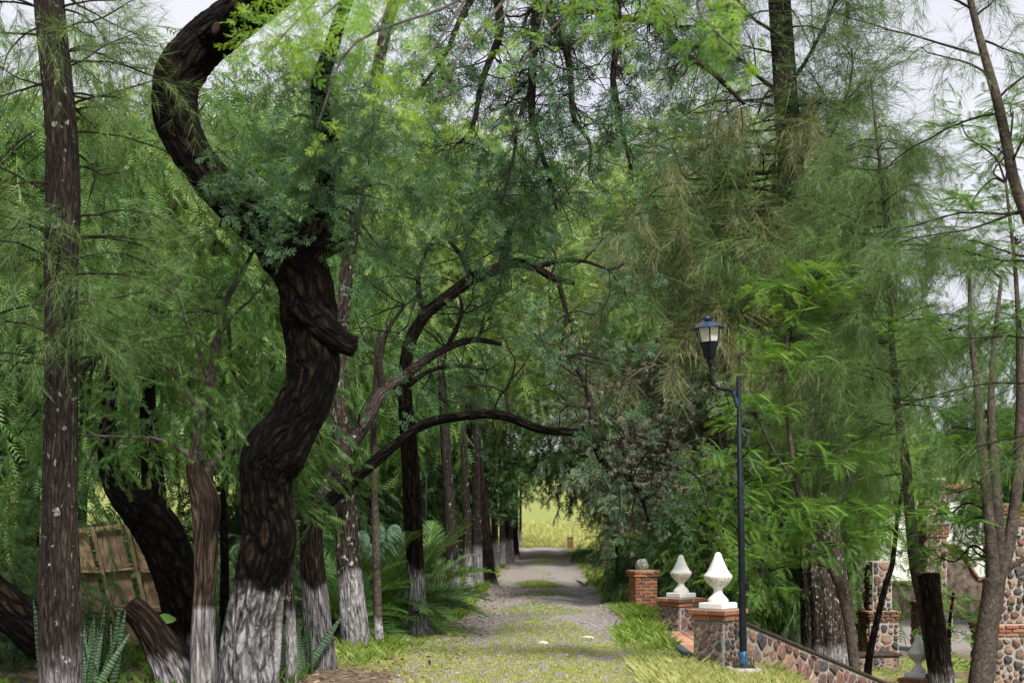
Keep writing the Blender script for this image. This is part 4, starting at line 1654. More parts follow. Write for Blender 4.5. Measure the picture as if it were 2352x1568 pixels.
mass_tree('shade_tree', 'green tree between the lamp post and the thick trunk', 1760, 35, PA, .8, 5.0, GD)
GH = 'dark shrubs in the field behind the left row'
for x, Y, sc, lab in ((-75, 16.5, 1.0, 'dark shrub added to deepen the shade at the lower left corner'), (-110, 15.0, .9, 'dark shrub cut by the left edge of the picture'), (240, 21, 1.1, 'dark shrub behind the wooden board panel'), (470, 19, .8, 'dark shrub behind the pale pollard'),  # first shrub is added, its dark leaves standing in for black shade in the corner
                      (620, 20, .9, 'dark shrub behind the foot of the twisted tree'), (760, 23, 1.0, 'dark shrub behind the thick whitewashed trunk'), (690, 30, 1.3, 'dark shrub at the end of the dry stone wall'), (at_x(-6, 36), 36, 1.6, 'dark shrub behind the sawn stump'),
                      (at_x(-7, 40), 40, 1.8, 'tall dark shrub behind the palm bush'), (at_x(-8, 34), 34, 1.4, 'dark shrub behind the fence posts'), (at_x(-6, 46), 46, 1.8, 'dark shrub far back in the left row'), (at_x(-6, 56), 56, 1.9, 'dark shrub behind the distant row trunks'), (at_x(-6, 66), 66, 2.0, 'dark shrub deepest in the left row')):
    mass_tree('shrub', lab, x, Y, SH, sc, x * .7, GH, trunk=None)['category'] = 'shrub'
GV = 'low shrubs along the right verge'
for x, Y, sc, lab in ((1600, 27.5, .9, 'low shrub between the red brick pillar and the far finial'), (1440, 31.5, .5, 'small leafy shrub at the foot of the dark pole'), (1470, 40, .9, 'low shrub by the half covered brick pillar'), (1420, 54, .9, 'low shrub far down the right verge')):
    mass_tree('shrub', lab, x, Y, SH, sc, x * .7, GV, trunk=None)['category'] = 'shrub'
mass_tree('casuarina_tree', 'thin distant needle tree with pale trunk behind the thick trunk', 1720, 46, CS, 1.0, 0, GD, trunk=1)


# ---- hero trees
def tree_at(name, label, x, y, Y, group=None):
    p = P(x, y, Y)
    return thing(name, label, 'tree', (p[0], p[1], float(ground_z(p[0], p[1]))), 0, group)


def clumps(mb, rng, rows, tpls, up=.1, roll=.6, out=.7):
    """rows of (x, y, r, Y, n, size, tint)"""
    for (x, y, r, Y, n, size, tint) in rows:
        c = P(x, y, Y)
        R = r / F * Y
        v = rng.normal(size=(n, 3))
        v /= np.linalg.norm(v, axis=1)[:, None]
        pos = c + v * R * (rng.random((n, 1)) ** .45) * [1, 1.1, .8]
        dirs = v * out + rng.normal(size=(n, 3)) * .45 + [0, 0, up]
        scatter(mb, tpls, pos, dirs, size * rng.uniform(.65, 1.25, n), np.clip(tint + .12 * rng.normal(size=n) + .08 * v[:, 2], 0, 1), rng, roll)


def link(mb, rng, a, b, r0, r1, bow=.15, sides=6):
    a, b = np.asarray(a), np.asarray(b)
    L = np.linalg.norm(b - a)
    m1 = a * .65 + b * .35 + rng.normal(size=3) * L * .06 + [0, 0, L * bow]
    m2 = a * .3 + b * .7 + rng.normal(size=3) * L * .06 + [0, 0, L * bow * .7]
    pts = catmull([a, m1, m2, b], 4)
    tube(mb, pts, np.linspace(r0, r1, len(pts)), sides, amp=.1, seed=rng.random() * 9, cap=False)


def needle_branch(mbL, mbB, rng, p, d, L, r, tpls, size, per=9, tint=.45, droop=.06, subs=3, sub_len=.45):
    pts, rad, dend = wander(rng, p, d, L, r, r * .3, 7, .13, droop)
    tube(mbB, pts, rad, 5, cap=False)
    paths = [(pts, per)]
    for k in range(subs):
        i = rng.integers(2, len(pts) - 1)
        dd = (pts[i] - pts[i - 1]) / np.linalg.norm(pts[i] - pts[i - 1]) + rng.normal(size=3) * .55
        sp, sr, _ = wander(rng, pts[i], dd, L * sub_len * rng.uniform(.6, 1.2), rad[i] * .5, rad[i] * .2, 5, .18, droop)
        tube(mbB, sp, sr, 3, cap=False)
        paths.append((sp, max(3, int(per * .6))))
    for q, n in paths:
        f = (.25 + .75 * rng.random(n)) * (len(q) - 1.001)
        i = f.astype(int)
        pos = q[i] + (q[i + 1] - q[i]) * (f - i)[:, None]
        tg = q[i + 1] - q[i]
        dirs = tg / np.linalg.norm(tg, axis=1)[:, None] * .8 + rng.normal(size=(n, 3)) * .5 - [0, 0, .15]
        scatter(mbL, tpls, pos, dirs, size * rng.uniform(.6, 1.2, n), np.clip(tint + .13 * rng.normal(size=n), 0, 1), rng)


# 1 --- the twisted mesquite in front
def twisted_tree():
    rng = np.random.default_rng(31)
    Y = 12.5
    t = tree_at('twisted_mesquite', 'great twisted black-barked tree bending into a hook above, with whitewashed foot', 572, 1630, Y)
    base_z = t.location.z
    rows = [(566, 1660, 160), (567, 1610, 142), (568, 1560, 125), (568, 1484, 112), (571, 1434, 103), (582, 1384, 105), (593, 1334, 107), (606, 1284, 117), (618, 1234, 117), (614, 1184, 109), (611, 1134, 107), (613, 1084, 118),
            (634, 1034, 132), (668, 984, 116), (694, 934, 112), (714, 884, 108), (720, 834, 114), (712, 780, 112), (706, 720, 120), (700, 660, 116), (672, 590, 130), (617, 530, 108), (548, 474, 90), (484, 410, 86), (436, 348, 86),
            (406, 275, 98), (404, 200, 100), (430, 142, 98), (478, 90, 96), (540, 42, 94, 12.3), (610, -10, 92, 12.1), (690, -70, 90, 11.8), (800, -130, 76, 11.4)]
    mb = MB()
    spec_tube(mb, rows, Y, 52, 18, amp=.11, freq=9, along=5.0, seed=2.2, lime=(base_z, 1.02))
    tr = part('trunk', mb.mesh('trunk', M['bark_dark']), t)
    mb = MB()
    spec_tube(mb, [(690, 590, 90), (728, 520, 74), (748, 440, 58), (760, 360, 48), (742, 280, 42), (735, 200, 38), (760, 110, 34), (790, 20, 30), (820, -60, 26)], Y, 26, 14, amp=.09, freq=8, along=5, seed=4.0)
    part('limb', mb.mesh('limb', M['bark_dark']), t)
    mb = MB()
    spec_tube(mb, [(700, 600, 50), (740, 578, 36), (775, 565, 27), (800, 548, 22), (808, 535, 14)], Y - .1, 16, 10, amp=.15, freq=7, along=6, seed=7)
    part('broken_limb', mb.mesh('broken_limb', M['bark_dark']), t)
    mb = MB()
    spec_tube(mb, [(690, 705, 90), (720, 735, 78), (760, 768, 66), (795, 790, 54), (815, 797, 50)], Y - .12, 20, 10, amp=.13, freq=7, along=6, seed=9)
    part('sawn_stub', mb.mesh('sawn_stub', M['bark_dark']), t)
    # pale scar of a lost branch on the hook
    c = P(497, 68, 12.2)
    v, q = lathe([(0, .045), (.02, .04), (.03, .028), (.02, .0)], 14)
    sc_ = obj('branch_scar', mesh_from('branch_scar', v * [1, 1, 1], [q], M['bark_tan']), t)
    sc_.location = Vector(c) - t.location + Vector((0, -.02, 0))
    sc_.rotation_euler = (math.radians(80), .3, 0)
    sc_.scale = (.8, 1.5, 1)
    # foliage round the fork and hanging from the limbs overhead
    L, B = MB(), MB()
    rows = [(540, 395, 50, 12.0, 22, .20, .38), (600, 470, 75, 11.9, 52, .20, .36), (530, 450, 40, 11.9, 12, .18, .36), (650, 560, 36, 11.9, 14, .17, .42), (640, 370, 80, 12.2, 50, .21, .42), (730, 430, 100, 12.2, 80, .21, .42),
            (670, 270, 95, 12.5, 50, .22, .48), (800, 350, 110, 12.4, 70, .21, .42), (880, 460, 100, 12.2, 80, .21, .42), (985, 460, 70, 12.1, 34, .20, .46), (840, 560, 70, 12.4, 36, .20, .40),
            (900, 600, 55, 12.4, 20, .18, .42), (780, 240, 110, 12.6, 56, .22, .48), (890, 260, 110, 12.4, 46, .22, .5), (740, 140, 110, 12.6, 44, .22, .55), (500, 340, 22, 12.1, 8, .16, .4), (660, 180, 70, 12.6, 18, .22, .55)]
    clumps(L, rng, rows, MESQ)
    lb = [P(742, 470, 12.5), P(760, 360, 12.5), P(742, 280, 12.5), P(735, 200, 12.5), P(640, 540, 12.5)]
    for r in rows:
        c = P(r[0], r[1], r[3])
        a = min(lb, key=lambda q: np.linalg.norm(q - c))
        link(B, rng, a, c, .022, .006)
    part('crown', L.mesh('crown', M['mesquite']), t)
    # bright new growth hanging down close to the camera
    L = MB()
    near = [(640, 60, 80, 8.5, 16, .22, .5), (740, 40, 100, 8.0, 16, .22, .55), (850, 80, 90, 7.6, 12, .22, .5), (930, 190, 70, 7.2, 6, .18, .6), (860, 10, 120, 9, 16, .24, .45), (730, 285, 24, 7.4, 2, .12, .8),
            (980, 30, 100, 8.5, 9, .22, .4), (1130, 60, 60, 7.4, 4, .18, .45), (990, 290, 40, 7.2, 3, .15, .6), (1110, 310, 30, 7.2, 3, .15, .5), (1240, 70, 70, 7.0, 5, .18, .45), (1460, 0, 90, 7.2, 12, .22, .5),
            (1580, 25, 70, 7.2, 9, .22, .4), (1655, 120, 35, 7.0, 4, .16, .45), (1740, 160, 22, 6.9, 2, .14, .6), (590, 150, 30, 9.4, 4, .2, .45)]
    clumps(L, rng, [(x, y, r, Y_, int(n * 1.35 + .5), z_, q) for (x, y, r, Y_, n, z_, q) in near], MESQ, up=-.1)
    part('young_foliage', L.mesh('young_foliage', M['mesquite_new']), t)
    hub = [P(800, -130, 11.4), P(900, -160, 9.5), P(1200, -190, 8.0), P(1500, -170, 7.6)]
    tube(B, catmull([P(690, -70, 11.8)] + hub, 5), np.linspace(.12, .03, 21), 8, amp=.1)
    for r in near:
        c = P(r[0], r[1], r[3])
        a = min(hub, key=lambda q: np.linalg.norm(q - c))
        link(B, rng, a, c, .014, .003, .05, 4)
    part('branches', B.mesh('branches', M['twig_grey']), t)


twisted_tree()


# 2 --- straight casuarina at the left edge
def left_casuarina():
    rng = np.random.default_rng(41)
    Y = 12.0
    t = tree_at('casuarina_tree', 'tall straight grey trunk with needle foliage at the left edge, mottled whitewash below', 140, 1625, Y)
    mb = MB()
    rows = [(140, 1660, 108), (140, 1568, 98), (138, 1400, 97), (136, 1310, 92), (137, 1200, 79), (140, 1000, 76), (140, 800, 72), (141, 600, 76), (145, 450, 78), (141, 300, 72), (131, 180, 70), (118, 60, 68), (108, -60, 66), (100, -180, 62)]
    spec_tube(mb, rows, Y, 48, 22, amp=.045, freq=10, along=3.0, seed=12, lime=(t.location.z, .62, .7))
    part('trunk', mb.mesh('trunk', M['bark_grey']), t)
    L, B = MB(), MB()
    ax = catmull([P(r[0], r[1], Y) for r in rows], 6)
    for k in range(58):
        yy = -120 + 960 * rng.random() ** 1.1
        i = int(np.argmin(np.abs(ax[:, 2] - P(0, yy, Y)[2])))
        a = rng.random() * 6.283
        d = np.array([math.cos(a), math.sin(a) * .8, .25])
        needle_branch(L, B, rng, ax[i] + d * [.08, .08, 0], d, rng.uniform(.6, 1.25), .012, NEEDLES, .36, 6, .55 - .15 * sstep(300, 900, yy), .07)
    for (xa, ya, xb, yb, r) in ((112, 190, -20, 185, .014), (165, 215, 330, 255, .012), (178, 460, 60, 500, .01), (105, 490, -20, 480, .012), (150, 60, 280, 60, .01), (165, 150, 300, 120, .01)):
        p, q = P(xa, ya, Y), P(xb, yb, Y - .3)
        needle_branch(L, B, rng, p, q - p, np.linalg.norm(q - p), r, NEEDLES, .34, 9, .45, .02, 4)
    part('crown', L.mesh('crown', M['casuarina']), t)
    part('branches', B.mesh('branches', M['twig']), t)


left_casuarina()


# 3 --- grey pollard with a fan of thin branches
def pollard():
    rng = np.random.default_rng(51)
    Y = 12.9
    t = tree_at('pollard_tree', 'pale pollarded trunk with a fan of thin branches, left of the twisted tree', 470, 1625, Y)
    mb = MB()
    spec_tube(mb, [(468, 1650, 72), (469, 1568, 64), (466, 1480, 56), (467, 1400, 50), (472, 1300, 50), (474, 1220, 54), (474, 1160, 64), (460, 1110, 54), (449, 1075, 44), (450, 1045, 32), (457, 1005, 26)], Y, 36, 16, amp=.09, freq=8, along=4, seed=21, lime=(t.location.z, .95))
    part('trunk', mb.mesh('trunk', M['bark_tan']), t)
    B, L = MB(), MB()
    hubs = []
    for rows in ([(450, 1060, 36), (457, 1010, 30), (464, 950, 27), (482, 880, 23), (500, 770, 19), (520, 690, 15), (560, 620, 11), (590, 560, 6)],
                 [(482, 880, 14), (455, 800, 9), (430, 740, 7), (410, 660, 4)], [(500, 770, 10), (540, 720, 8), (575, 690, 5)],
                 [(448, 1060, 18), (415, 1030, 12), (360, 1008, 9), (300, 1004, 7), (215, 1000, 4)], [(470, 1090, 22), (490, 1060, 18), (520, 1040, 14), (545, 1000, 10), (570, 930, 6)],
                 [(463, 960, 12), (430, 900, 8), (390, 850, 6), (350, 830, 4)]):
        pts, _ = spec_tube(B, rows, Y, 8, 6, amp=.05)
        hubs += list(pts[2:])
    tips = []
    for h in hubs:
        for k in range(2):
            d = np.array([rng.normal(), rng.normal() * .7, .5])
            twigs(B, rng, h, d, .45, .008, 1, .3, .0, 4, 3, tips)
    tips = [x for x in tips]
    pos = np.array([x[0] for x in tips])
    dirs = np.array([x[1] for x in tips])
    scatter(L, PEPPER_MID, pos, dirs + rng.normal(size=dirs.shape) * .4, .5 * rng.uniform(.6, 1.2, len(pos)), np.clip(.4 + .12 * rng.normal(size=len(pos)), 0, 1), rng)
    part('branches', B.mesh('branches', M['twig_grey']), t)
    part('crown', L.mesh('crown', M['pepper']), t)


pollard()


# 4 --- thick dark forked tree leaning left
def forked():
    rng = np.random.default_rng(61)
    Y = 14.2
    t = tree_at('forked_tree', 'thick dark leaning tree that forks into two stubby arms in front of the board panel', 440, 1568, Y)
    mb = MB()
    spec_tube(mb, [(450, 1600, 125), (446, 1520, 110), (432, 1430, 104), (412, 1350, 98), (392, 1280, 100), (362, 1215, 100), (322, 1165, 88), (288, 1140, 66), (262, 1105, 52), (250, 1060, 44), (246, 1000, 38), (255, 900, 32), (260, 780, 24)], Y, 34, 14, amp=.10, freq=8, along=4, seed=31, lime=(t.location.z, .55, .4))
    part('trunk', mb.mesh('trunk', M['bark_dark']), t)
    mb = MB()
    spec_tube(mb, [(350, 1190, 70), (352, 1130, 54), (348, 1060, 44), (345, 1000, 40), (338, 900, 34), (342, 800, 28), (352, 700, 20)], Y, 24, 12, amp=.10, freq=8, along=4, seed=33)
    part('limb', mb.mesh('limb', M['bark_dark']), t)
    L, B = MB(), MB()
    rows = [(250, 760, 130, 14.4, 44, .9, .4), (360, 700, 130, 14.6, 44, .9, .4), (200, 960, 60, 14.0, 7, .8, .35), (195, 1080, 40, 13.8, 4, .8, .38), (560, 800, 120, 15.2, 34, .9, .35), (610, 950, 90, 15.4, 24, .9, .3), (480, 640, 120, 15.0, 30, .9, .42), (80, 1150, 90, 14.0, 16, .9, .3), (40, 1000, 110, 14.2, 18, .9, .35)]
    clumps(L, rng, rows, PEPPER_NEAR, up=0)
    for r in rows:
        c = P(r[0], r[1], r[3])
        a = P(260, 800, Y) if r[0] < 300 else P(350, 720, Y)
        link(B, rng, a, c, .03, .01)
    part('crown', L.mesh('crown', M['pepper']), t)
    part('branches', B.mesh('branches', M['twig']), t)


forked()


def simple_trunk(name, label, rows, Y, mat, lime=None, cat='tree', amp=.07, sides=24, sub=12, group=None, seed=1.0, foliage=None, tpls=None, lmat='pepper', flutes=0, fa=0, zbase=None, cut=False):
    t = tree_at(name, label, rows[0][0], rows[0][1], Y, group)
    t['category'] = cat
    mb = MB()
    spec_tube(mb, rows, Y, sides, sub, amp=amp, freq=8, along=3.2, seed=seed, lime=(t.location.z, lime) if lime else None, flutes=flutes, flute_amp=fa)
    part('trunk', mb.mesh('trunk', M[mat]), t)
    if cut:
        x, y, w = rows[-1][:3]
        c = P(x, y, Y)
        r = w / 2 / F * Y
        v, q = lathe([(0, r * .86), (.014, r * .84), (.016, r * .5), (.006, 0)], 16)
        o = obj('cut_face', mesh_from('cut_face', v, [q], M['wood_cut'], False), t)
        o.location = Vector(c) - t.location + Vector((0, 0, r * .16))
    if foliage:
        rng = np.random.default_rng(int(seed * 10) + 3)
        L, B = MB(), MB()
        clumps(L, rng, foliage, tpls, up=0)
        top = [P(r[0], r[1], r[3] if len(r) > 3 else Y) for r in rows[len(rows) // 2:]]
        for r in foliage:
            c = P(r[0], r[1], r[3])
            a = min(top, key=lambda q: np.linalg.norm(q - c))
            link(B, rng, a, c, .02, .006)
        part('crown', L.mesh('crown', M[lmat]), t)
        part('branches', B.mesh('branches', M['twig']), t)
    return t


simple_trunk('tree_stump', 'broken dark stump leaning left in front of the forked tree', [(425, 1620, 110), (405, 1550, 92), (375, 1490, 80), (340, 1435, 66), (308, 1400, 56), (296, 1390, 46)], 13.4, 'bark_brown', .35, 'stump', .14, seed=2.5, cut=False)
simple_trunk('fallen_log', 'dark leaning log in the deep shade at the bottom left corner', [(270, 1640, 80), (215, 1570, 84), (150, 1510, 96), (70, 1440, 100), (0, 1380, 92), (-60, 1330, 90)], 13.6, 'bark_dark', None, 'log', .12, seed=3.1)
simple_trunk('slender_tree', 'thin whitewashed sapling leaning against the twisted trunk on its right side', [(622, 1625, 30), (628, 1560, 26), (636, 1470, 22), (642, 1390, 18), (652, 1320, 13), (664, 1250, 10), (676, 1160, 8)], 12.9, 'bark_smooth', 1.05, seed=4.2, amp=.04, sides=14)
simple_trunk('slender_tree', 'thin mottled sapling trunk between the twisted tree and the thick whitewashed trunk', [(673, 1610, 32), (670, 1530, 27), (668, 1440, 24), (666, 1340, 20), (667, 1270, 15), (672, 1180, 12), (676, 1060, 9)], 13.9, 'bark_lichen', .8, seed=5.2, amp=.05, sides=14,
             foliage=[(680, 1150, 60, 13.8, 14, .6, .35), (690, 1040, 60, 13.8, 12, .6, .35), (655, 1120, 40, 13.8, 6, .5, .4)], tpls=PEPPER_NEAR)
simple_trunk('dark_stem', 'thin black stem rising between the pale pollard and the twisted trunk', [(512, 1560, 30), (515, 1450, 24), (516, 1300, 20), (514, 1180, 18), (518, 1060, 16), (508, 940, 13), (525, 820, 9)], 15.5, 'bark_dark', None, seed=6.1, amp=.06, sides=12)


# 5 --- leaning mesquite whose limbs arch over the road
def arching():
    rng = np.random.default_rng(71)
    Y = 15.4
    t = tree_at('arching_mesquite', 'whitewashed thick trunk whose dark limbs arch right across the road', 735, 1535, Y)
    mb = MB()
    spec_tube(mb, [(736, 1560, 84), (735, 1530, 76), (728, 1440, 66), (723, 1350, 58), (716, 1270, 52), (716, 1210, 50), (726, 1175, 46)], Y, 36, 14, amp=.05, freq=10, along=2.4, seed=41, lime=(t.location.z, 1.0))
    part('trunk', mb.mesh('trunk', M['bark_brown']), t)
    B, L, MO = MB(), MB(), MB()
    limb1 = [(718, 1200, 40), (745, 1160, 34), (800, 1112, 29), (870, 1052, 25), (930, 1004, 23), (980, 972, 22, 15.4), (1060, 955, 21, 15.3), (1150, 953, 21, 15.2), (1240, 985, 19, 15.2), (1300, 991, 19, 15.3), (1360, 1002, 19, 15.4), (1375, 1040, 17, 15.4), (1400, 1080, 15, 15.5), (1450, 1105, 12, 15.6), (1475, 1150, 8, 15.7), (1490, 1200, 5, 15.7)]
    mb = MB()
    p1, _ = spec_tube(mb, limb1, Y, 14, 10, amp=.09, freq=7, along=4, seed=43)
    part('limb', mb.mesh('limb', M['bark_dark']), t)
    limb2 = [(716, 1210, 40), (745, 1140, 36, 15.8), (780, 1060, 33, 16.2), (830, 985, 30, 16.7), (880, 900, 27, 17.2), (930, 862, 23, 17.7), (980, 825, 20, 18.2), (1025, 800, 16, 18.6), (1090, 780, 14, 19), (1150, 790, 9, 19.3)]
    mb = MB()
    p2, _ = spec_tube(mb, limb2, Y, 14, 10, amp=.09, freq=7, along=4, seed=44)
    part('limb', mb.mesh('limb', M['bark_grey']), t)
    for rows in ([(1362, 1003, 18, 15.4), (1440, 1010, 12, 15.5), (1520, 1042, 9, 15.7), (1570, 1075, 6, 15.9)], [(1362, 1000, 16, 15.4), (1358, 940, 14, 15.5), (1340, 870, 13, 15.7), (1300, 815, 10, 15.9)],
                 [(1240, 985, 12, 15.2), (1180, 960, 10, 15.3), (1160, 900, 8, 15.4)], [(880, 900, 18, 17.2), (872, 830, 14, 17.2), (890, 760, 10, 17.3), (930, 700, 7, 17.4)], [(1025, 800, 10, 18.6), (1060, 720, 8, 18.8), (1050, 660, 5, 19)]):
        spec_tube(B, rows, Y, 8, 6, amp=.08)
    tips = []
    starts = [P(1360, 1000, 15.4), P(1440, 1010, 15.5), P(1520, 1042, 15.7), P(1400, 1080, 15.5), P(1450, 1105, 15.7), P(1475, 1150, 15.9), P(1340, 870, 15.7), P(1358, 940, 15.5), P(1570, 1075, 15.9), P(1300, 815, 15.9), P(1160, 900, 15.4)]
    for s in starts:
        for k in range(5):
            twigs(B, rng, s, np.array([rng.normal() * .8 + .25, rng.normal() * .6, rng.normal() * .6]), .75, .012, 2, .32, .03, 4, 3, tips)
    for s in (P(930, 862, 17.7), P(1025, 800, 18.6), P(1090, 780, 19), P(872, 830, 17.2), P(890, 760, 17.3), P(930, 700, 17.4), P(1060, 720, 18.8), P(830, 985, 16.7)):
        for k in range(4):
            twigs(B, rng, s, np.array([rng.normal(), rng.normal() * .6, .4 + rng.normal() * .5]), .7, .011, 2, .32, .0, 4, 3, tips)
    pos = np.array([q[0] for q in tips])
    dirs = np.array([q[1] for q in tips])
    k = rng.random(len(pos)) < .06
    scatter(L, MESQ_FAR, pos[k], dirs[k] + rng.normal(size=(k.sum(), 3)) * .4, .26 * rng.uniform(.6, 1.2, k.sum()), np.clip(.22 + .12 * rng.normal(size=k.sum()), 0, 1), rng)
    # grey tufts of ball moss on the twigs
    puff = T()
    for i in range(40):
        v = rng.normal(size=3); v /= np.linalg.norm(v)
        s = np.cross(v, rng.normal(size=3)); s /= np.linalg.norm(s)
        puff.add([v * .1 + s * .06, v * .1 - s * .06, v * rng.uniform(.5, 1.1)], [[0, 1, 2]], rng.normal() * .15)
    k2 = (rng.random(len(pos)) < .42) & (pos[:, 0] > .3)
    mp = pos[k2]
    emit(MO, puff, mp, frames(rng.normal(size=mp.shape), rng.normal(size=len(mp))), rng.uniform(.025, .055, len(mp)), np.clip(.5 + .2 * rng.normal(size=len(mp)), 0, 1))
    part('branches', B.mesh('branches', M['twig']), t)
    part('crown', L.mesh('crown', M['mesquite']), t)
    mo = part('ball_moss', MO.mesh('ball_moss', M['moss']), t)
    mo['kind'] = 'stuff'


arching()


# 6 --- lichen trunk whose overhead limb drops bare zigzag twigs
def overhead():
    rng = np.random.default_rng(81)
    Y = 17.4
    t = tree_at('lichen_tree', 'pale lichen-spotted fluted trunk with bare zigzag twigs hanging from its limb overhead', 820, 1497, Y)
    mb = MB()
    rows = [(822, 1515, 66), (818, 1480, 58), (810, 1400, 54), (802, 1310, 50), (796, 1200, 47), (789, 1090, 38), (784, 1000, 34), (778, 900, 31), (782, 780, 29), (800, 600, 27), (830, 400, 26), (860, 200, 25), (900, 20, 25), (960, -110, 23), (1060, -190, 20), (1180, -190, 18), (1320, -150, 15), (1450, -90, 11)]
    spec_tube(mb, rows, Y, 32, 12, amp=.05, freq=8, along=2.5, seed=51, lime=(t.location.z, .98), flutes=7, flute_amp=.16)
    part('trunk', mb.mesh('trunk', M['bark_lichen']), t)
    B, L = MB(), MB()
    tips = []
    main = [[(1060, -190, 26), (1120, -60, 22), (1150, 60, 18), (1110, 180, 14), (1085, 290, 10), (1055, 330, 6)],
            [(1180, -190, 30), (1225, -60, 28), (1235, 10, 26), (1228, 90, 22), (1222, 200, 18), (1224, 290, 14), (1260, 400, 10), (1278, 480, 7)],
            [(1235, 10, 20), (1290, 80, 18), (1310, 170, 15), (1318, 270, 12), (1355, 330, 8), (1352, 400, 5)],
            [(1320, -150, 24), (1400, -40, 20), (1420, 60, 17), (1408, 190, 14), (1425, 280, 10), (1450, 390, 6)],
            [(1450, -90, 22), (1500, 10, 20), (1560, 110, 16), (1640, 170, 12), (1710, 240, 8)],
            [(1120, -60, 16), (1060, 40, 14), (1020, 130, 10), (960, 210, 7)],
            [(1222, 200, 12), (1190, 280, 9), (1180, 360, 7), (1150, 470, 5)], [(1235, 10, 16), (1330, 20, 14), (1430, 40, 12), (1530, 60, 8), (1620, 60, 5)]]
    for rws in main:
        yy = 16.2 + rng.normal() * .5
        rr = [(a, b, c, yy if i > 0 else 17.4 - .4) for i, (a, b, c) in enumerate(rws)]
        pts, rad = spec_tube(B, rr, yy, 8, 6, amp=.10, freq=6, along=5)
        for i in range(1, len(pts)):
            for q in range(7):
                f = rng.random()
                p = pts[i - 1] * (1 - f) + pts[i] * f
                twigs(B, rng, p, np.array([rng.normal(), rng.normal() * .7, rng.normal() * .5 - .35]), .62, max(.007, rad[i] * .3), 2, .42, .06, 4, 3, tips)
    pos = np.array([q[0] for q in tips])
    dirs = np.array([q[1] for q in tips])
    k = rng.random(len(pos)) < .12
    scatter(L, MESQ_FAR, pos[k], dirs[k] + rng.normal(size=(k.sum(), 3)) * .4, .26 * rng.uniform(.6, 1.2, k.sum()), np.clip(.25 + .14 * rng.normal(size=k.sum()), 0, 1), rng)
    clumps(L, rng, [(1000, 100, 140, 16.5, 60, .3, .38), (950, 330, 120, 17.5, 40, .3, .38), (1080, 420, 120, 17.5, 60, .3, .35), (1180, 540, 110, 18, 44, .3, .33), (1300, 30, 150, 16.4, 40, .26, .3), (1480, 60, 130, 16.2, 34, .26, .3), (1360, 420, 130, 17, 20, .26, .33), (1500, 300, 120, 17, 16, .26, .33), (1120, 230, 110, 17, 24, .26, .38)], MESQ_FAR)
    part('branches', B.mesh('branches', M['twig']), t)
    part('crown', L.mesh('crown', M['mesquite']), t)


overhead()
simple_trunk('slender_tree', 'slender smooth grey-brown trunk just right of the lichen-spotted trunk', [(875, 1500, 26), (871, 1470, 22), (867, 1380, 20), (864, 1260, 18), (860, 1130, 16), (858, 1000, 14), (862, 880, 11), (870, 760, 8)], 17.7, 'bark_smooth', .35, seed=7.3, amp=.03, sides=16)


# 7 --- mesquite behind: lichen limbs looping in the middle of the view
def loops():
    rng = np.random.default_rng(91)
    Y = 20.2
    t = tree_at('looping_mesquite', 'dark trunk with whitewashed flared foot above the palm bush, its limbs looping over the road', 963, 1453, Y)
    mb = MB()
    rows = [(966, 1455, 62), (963, 1432, 50), (958, 1380, 40), (955, 1320, 38), (949, 1200, 40), (944, 1100, 40), (938, 1000, 38), (930, 890, 31), (938, 800, 28), (975, 725, 27), (1040, 672, 27), (1085, 640, 27), (1130, 622, 26), (1180, 604, 22), (1230, 615, 19), (1275, 640, 15), (1320, 650, 10)]
    spec_tube(mb, rows, Y, 24, 12, amp=.08, freq=8, along=3, seed=61, lime=(t.location.z, .95))
    part('trunk', mb.mesh('trunk', M['bark_brown']), t)
    B, L = MB(), MB()
    tips = []
    for rws in ([(1150, 610, 20), (1165, 565, 18), (1172, 515, 16), (1210, 492, 13), (1260, 472, 10), (1300, 440, 6)], [(1172, 515, 13), (1160, 460, 10), (1190, 390, 7)], [(1230, 615, 14), (1280, 600, 12), (1340, 600, 9), (1400, 620, 6)],
                [(1085, 640, 16), (1060, 590, 12), (1030, 550, 8)], [(1280, 640, 12), (1300, 720, 10), (1290, 790, 7)], [(975, 725, 14), (960, 640, 11), (985, 560, 7)], [(930, 890, 14), (990, 850, 11), (1060, 840, 8), (1120, 850, 5)]):
        pts, rad = spec_tube(B, rws, Y, 7, 6, amp=.08)
        for i in range(1, len(pts)):
            for q in range(4):
                twigs(B, rng, pts[i], np.array([rng.normal(), rng.normal() * .7, rng.normal() * .6]), .8, max(.008, rad[i] * .35), 2, .34, .03, 4, 3, tips)
    pos = np.array([q[0] for q in tips])
    dirs = np.array([q[1] for q in tips])
    k = rng.random(len(pos)) < .22
    scatter(L, MESQ_FAR, pos[k], dirs[k] + rng.normal(size=(k.sum(), 3)) * .4, .32 * rng.uniform(.6, 1.2, k.sum()), np.clip(.32 + .15 * rng.normal(size=k.sum()), 0, 1), rng)
    part('branches', B.mesh('branches', M['twig']), t)
    part('crown', L.mesh('crown', M['mesquite']), t)


loops()

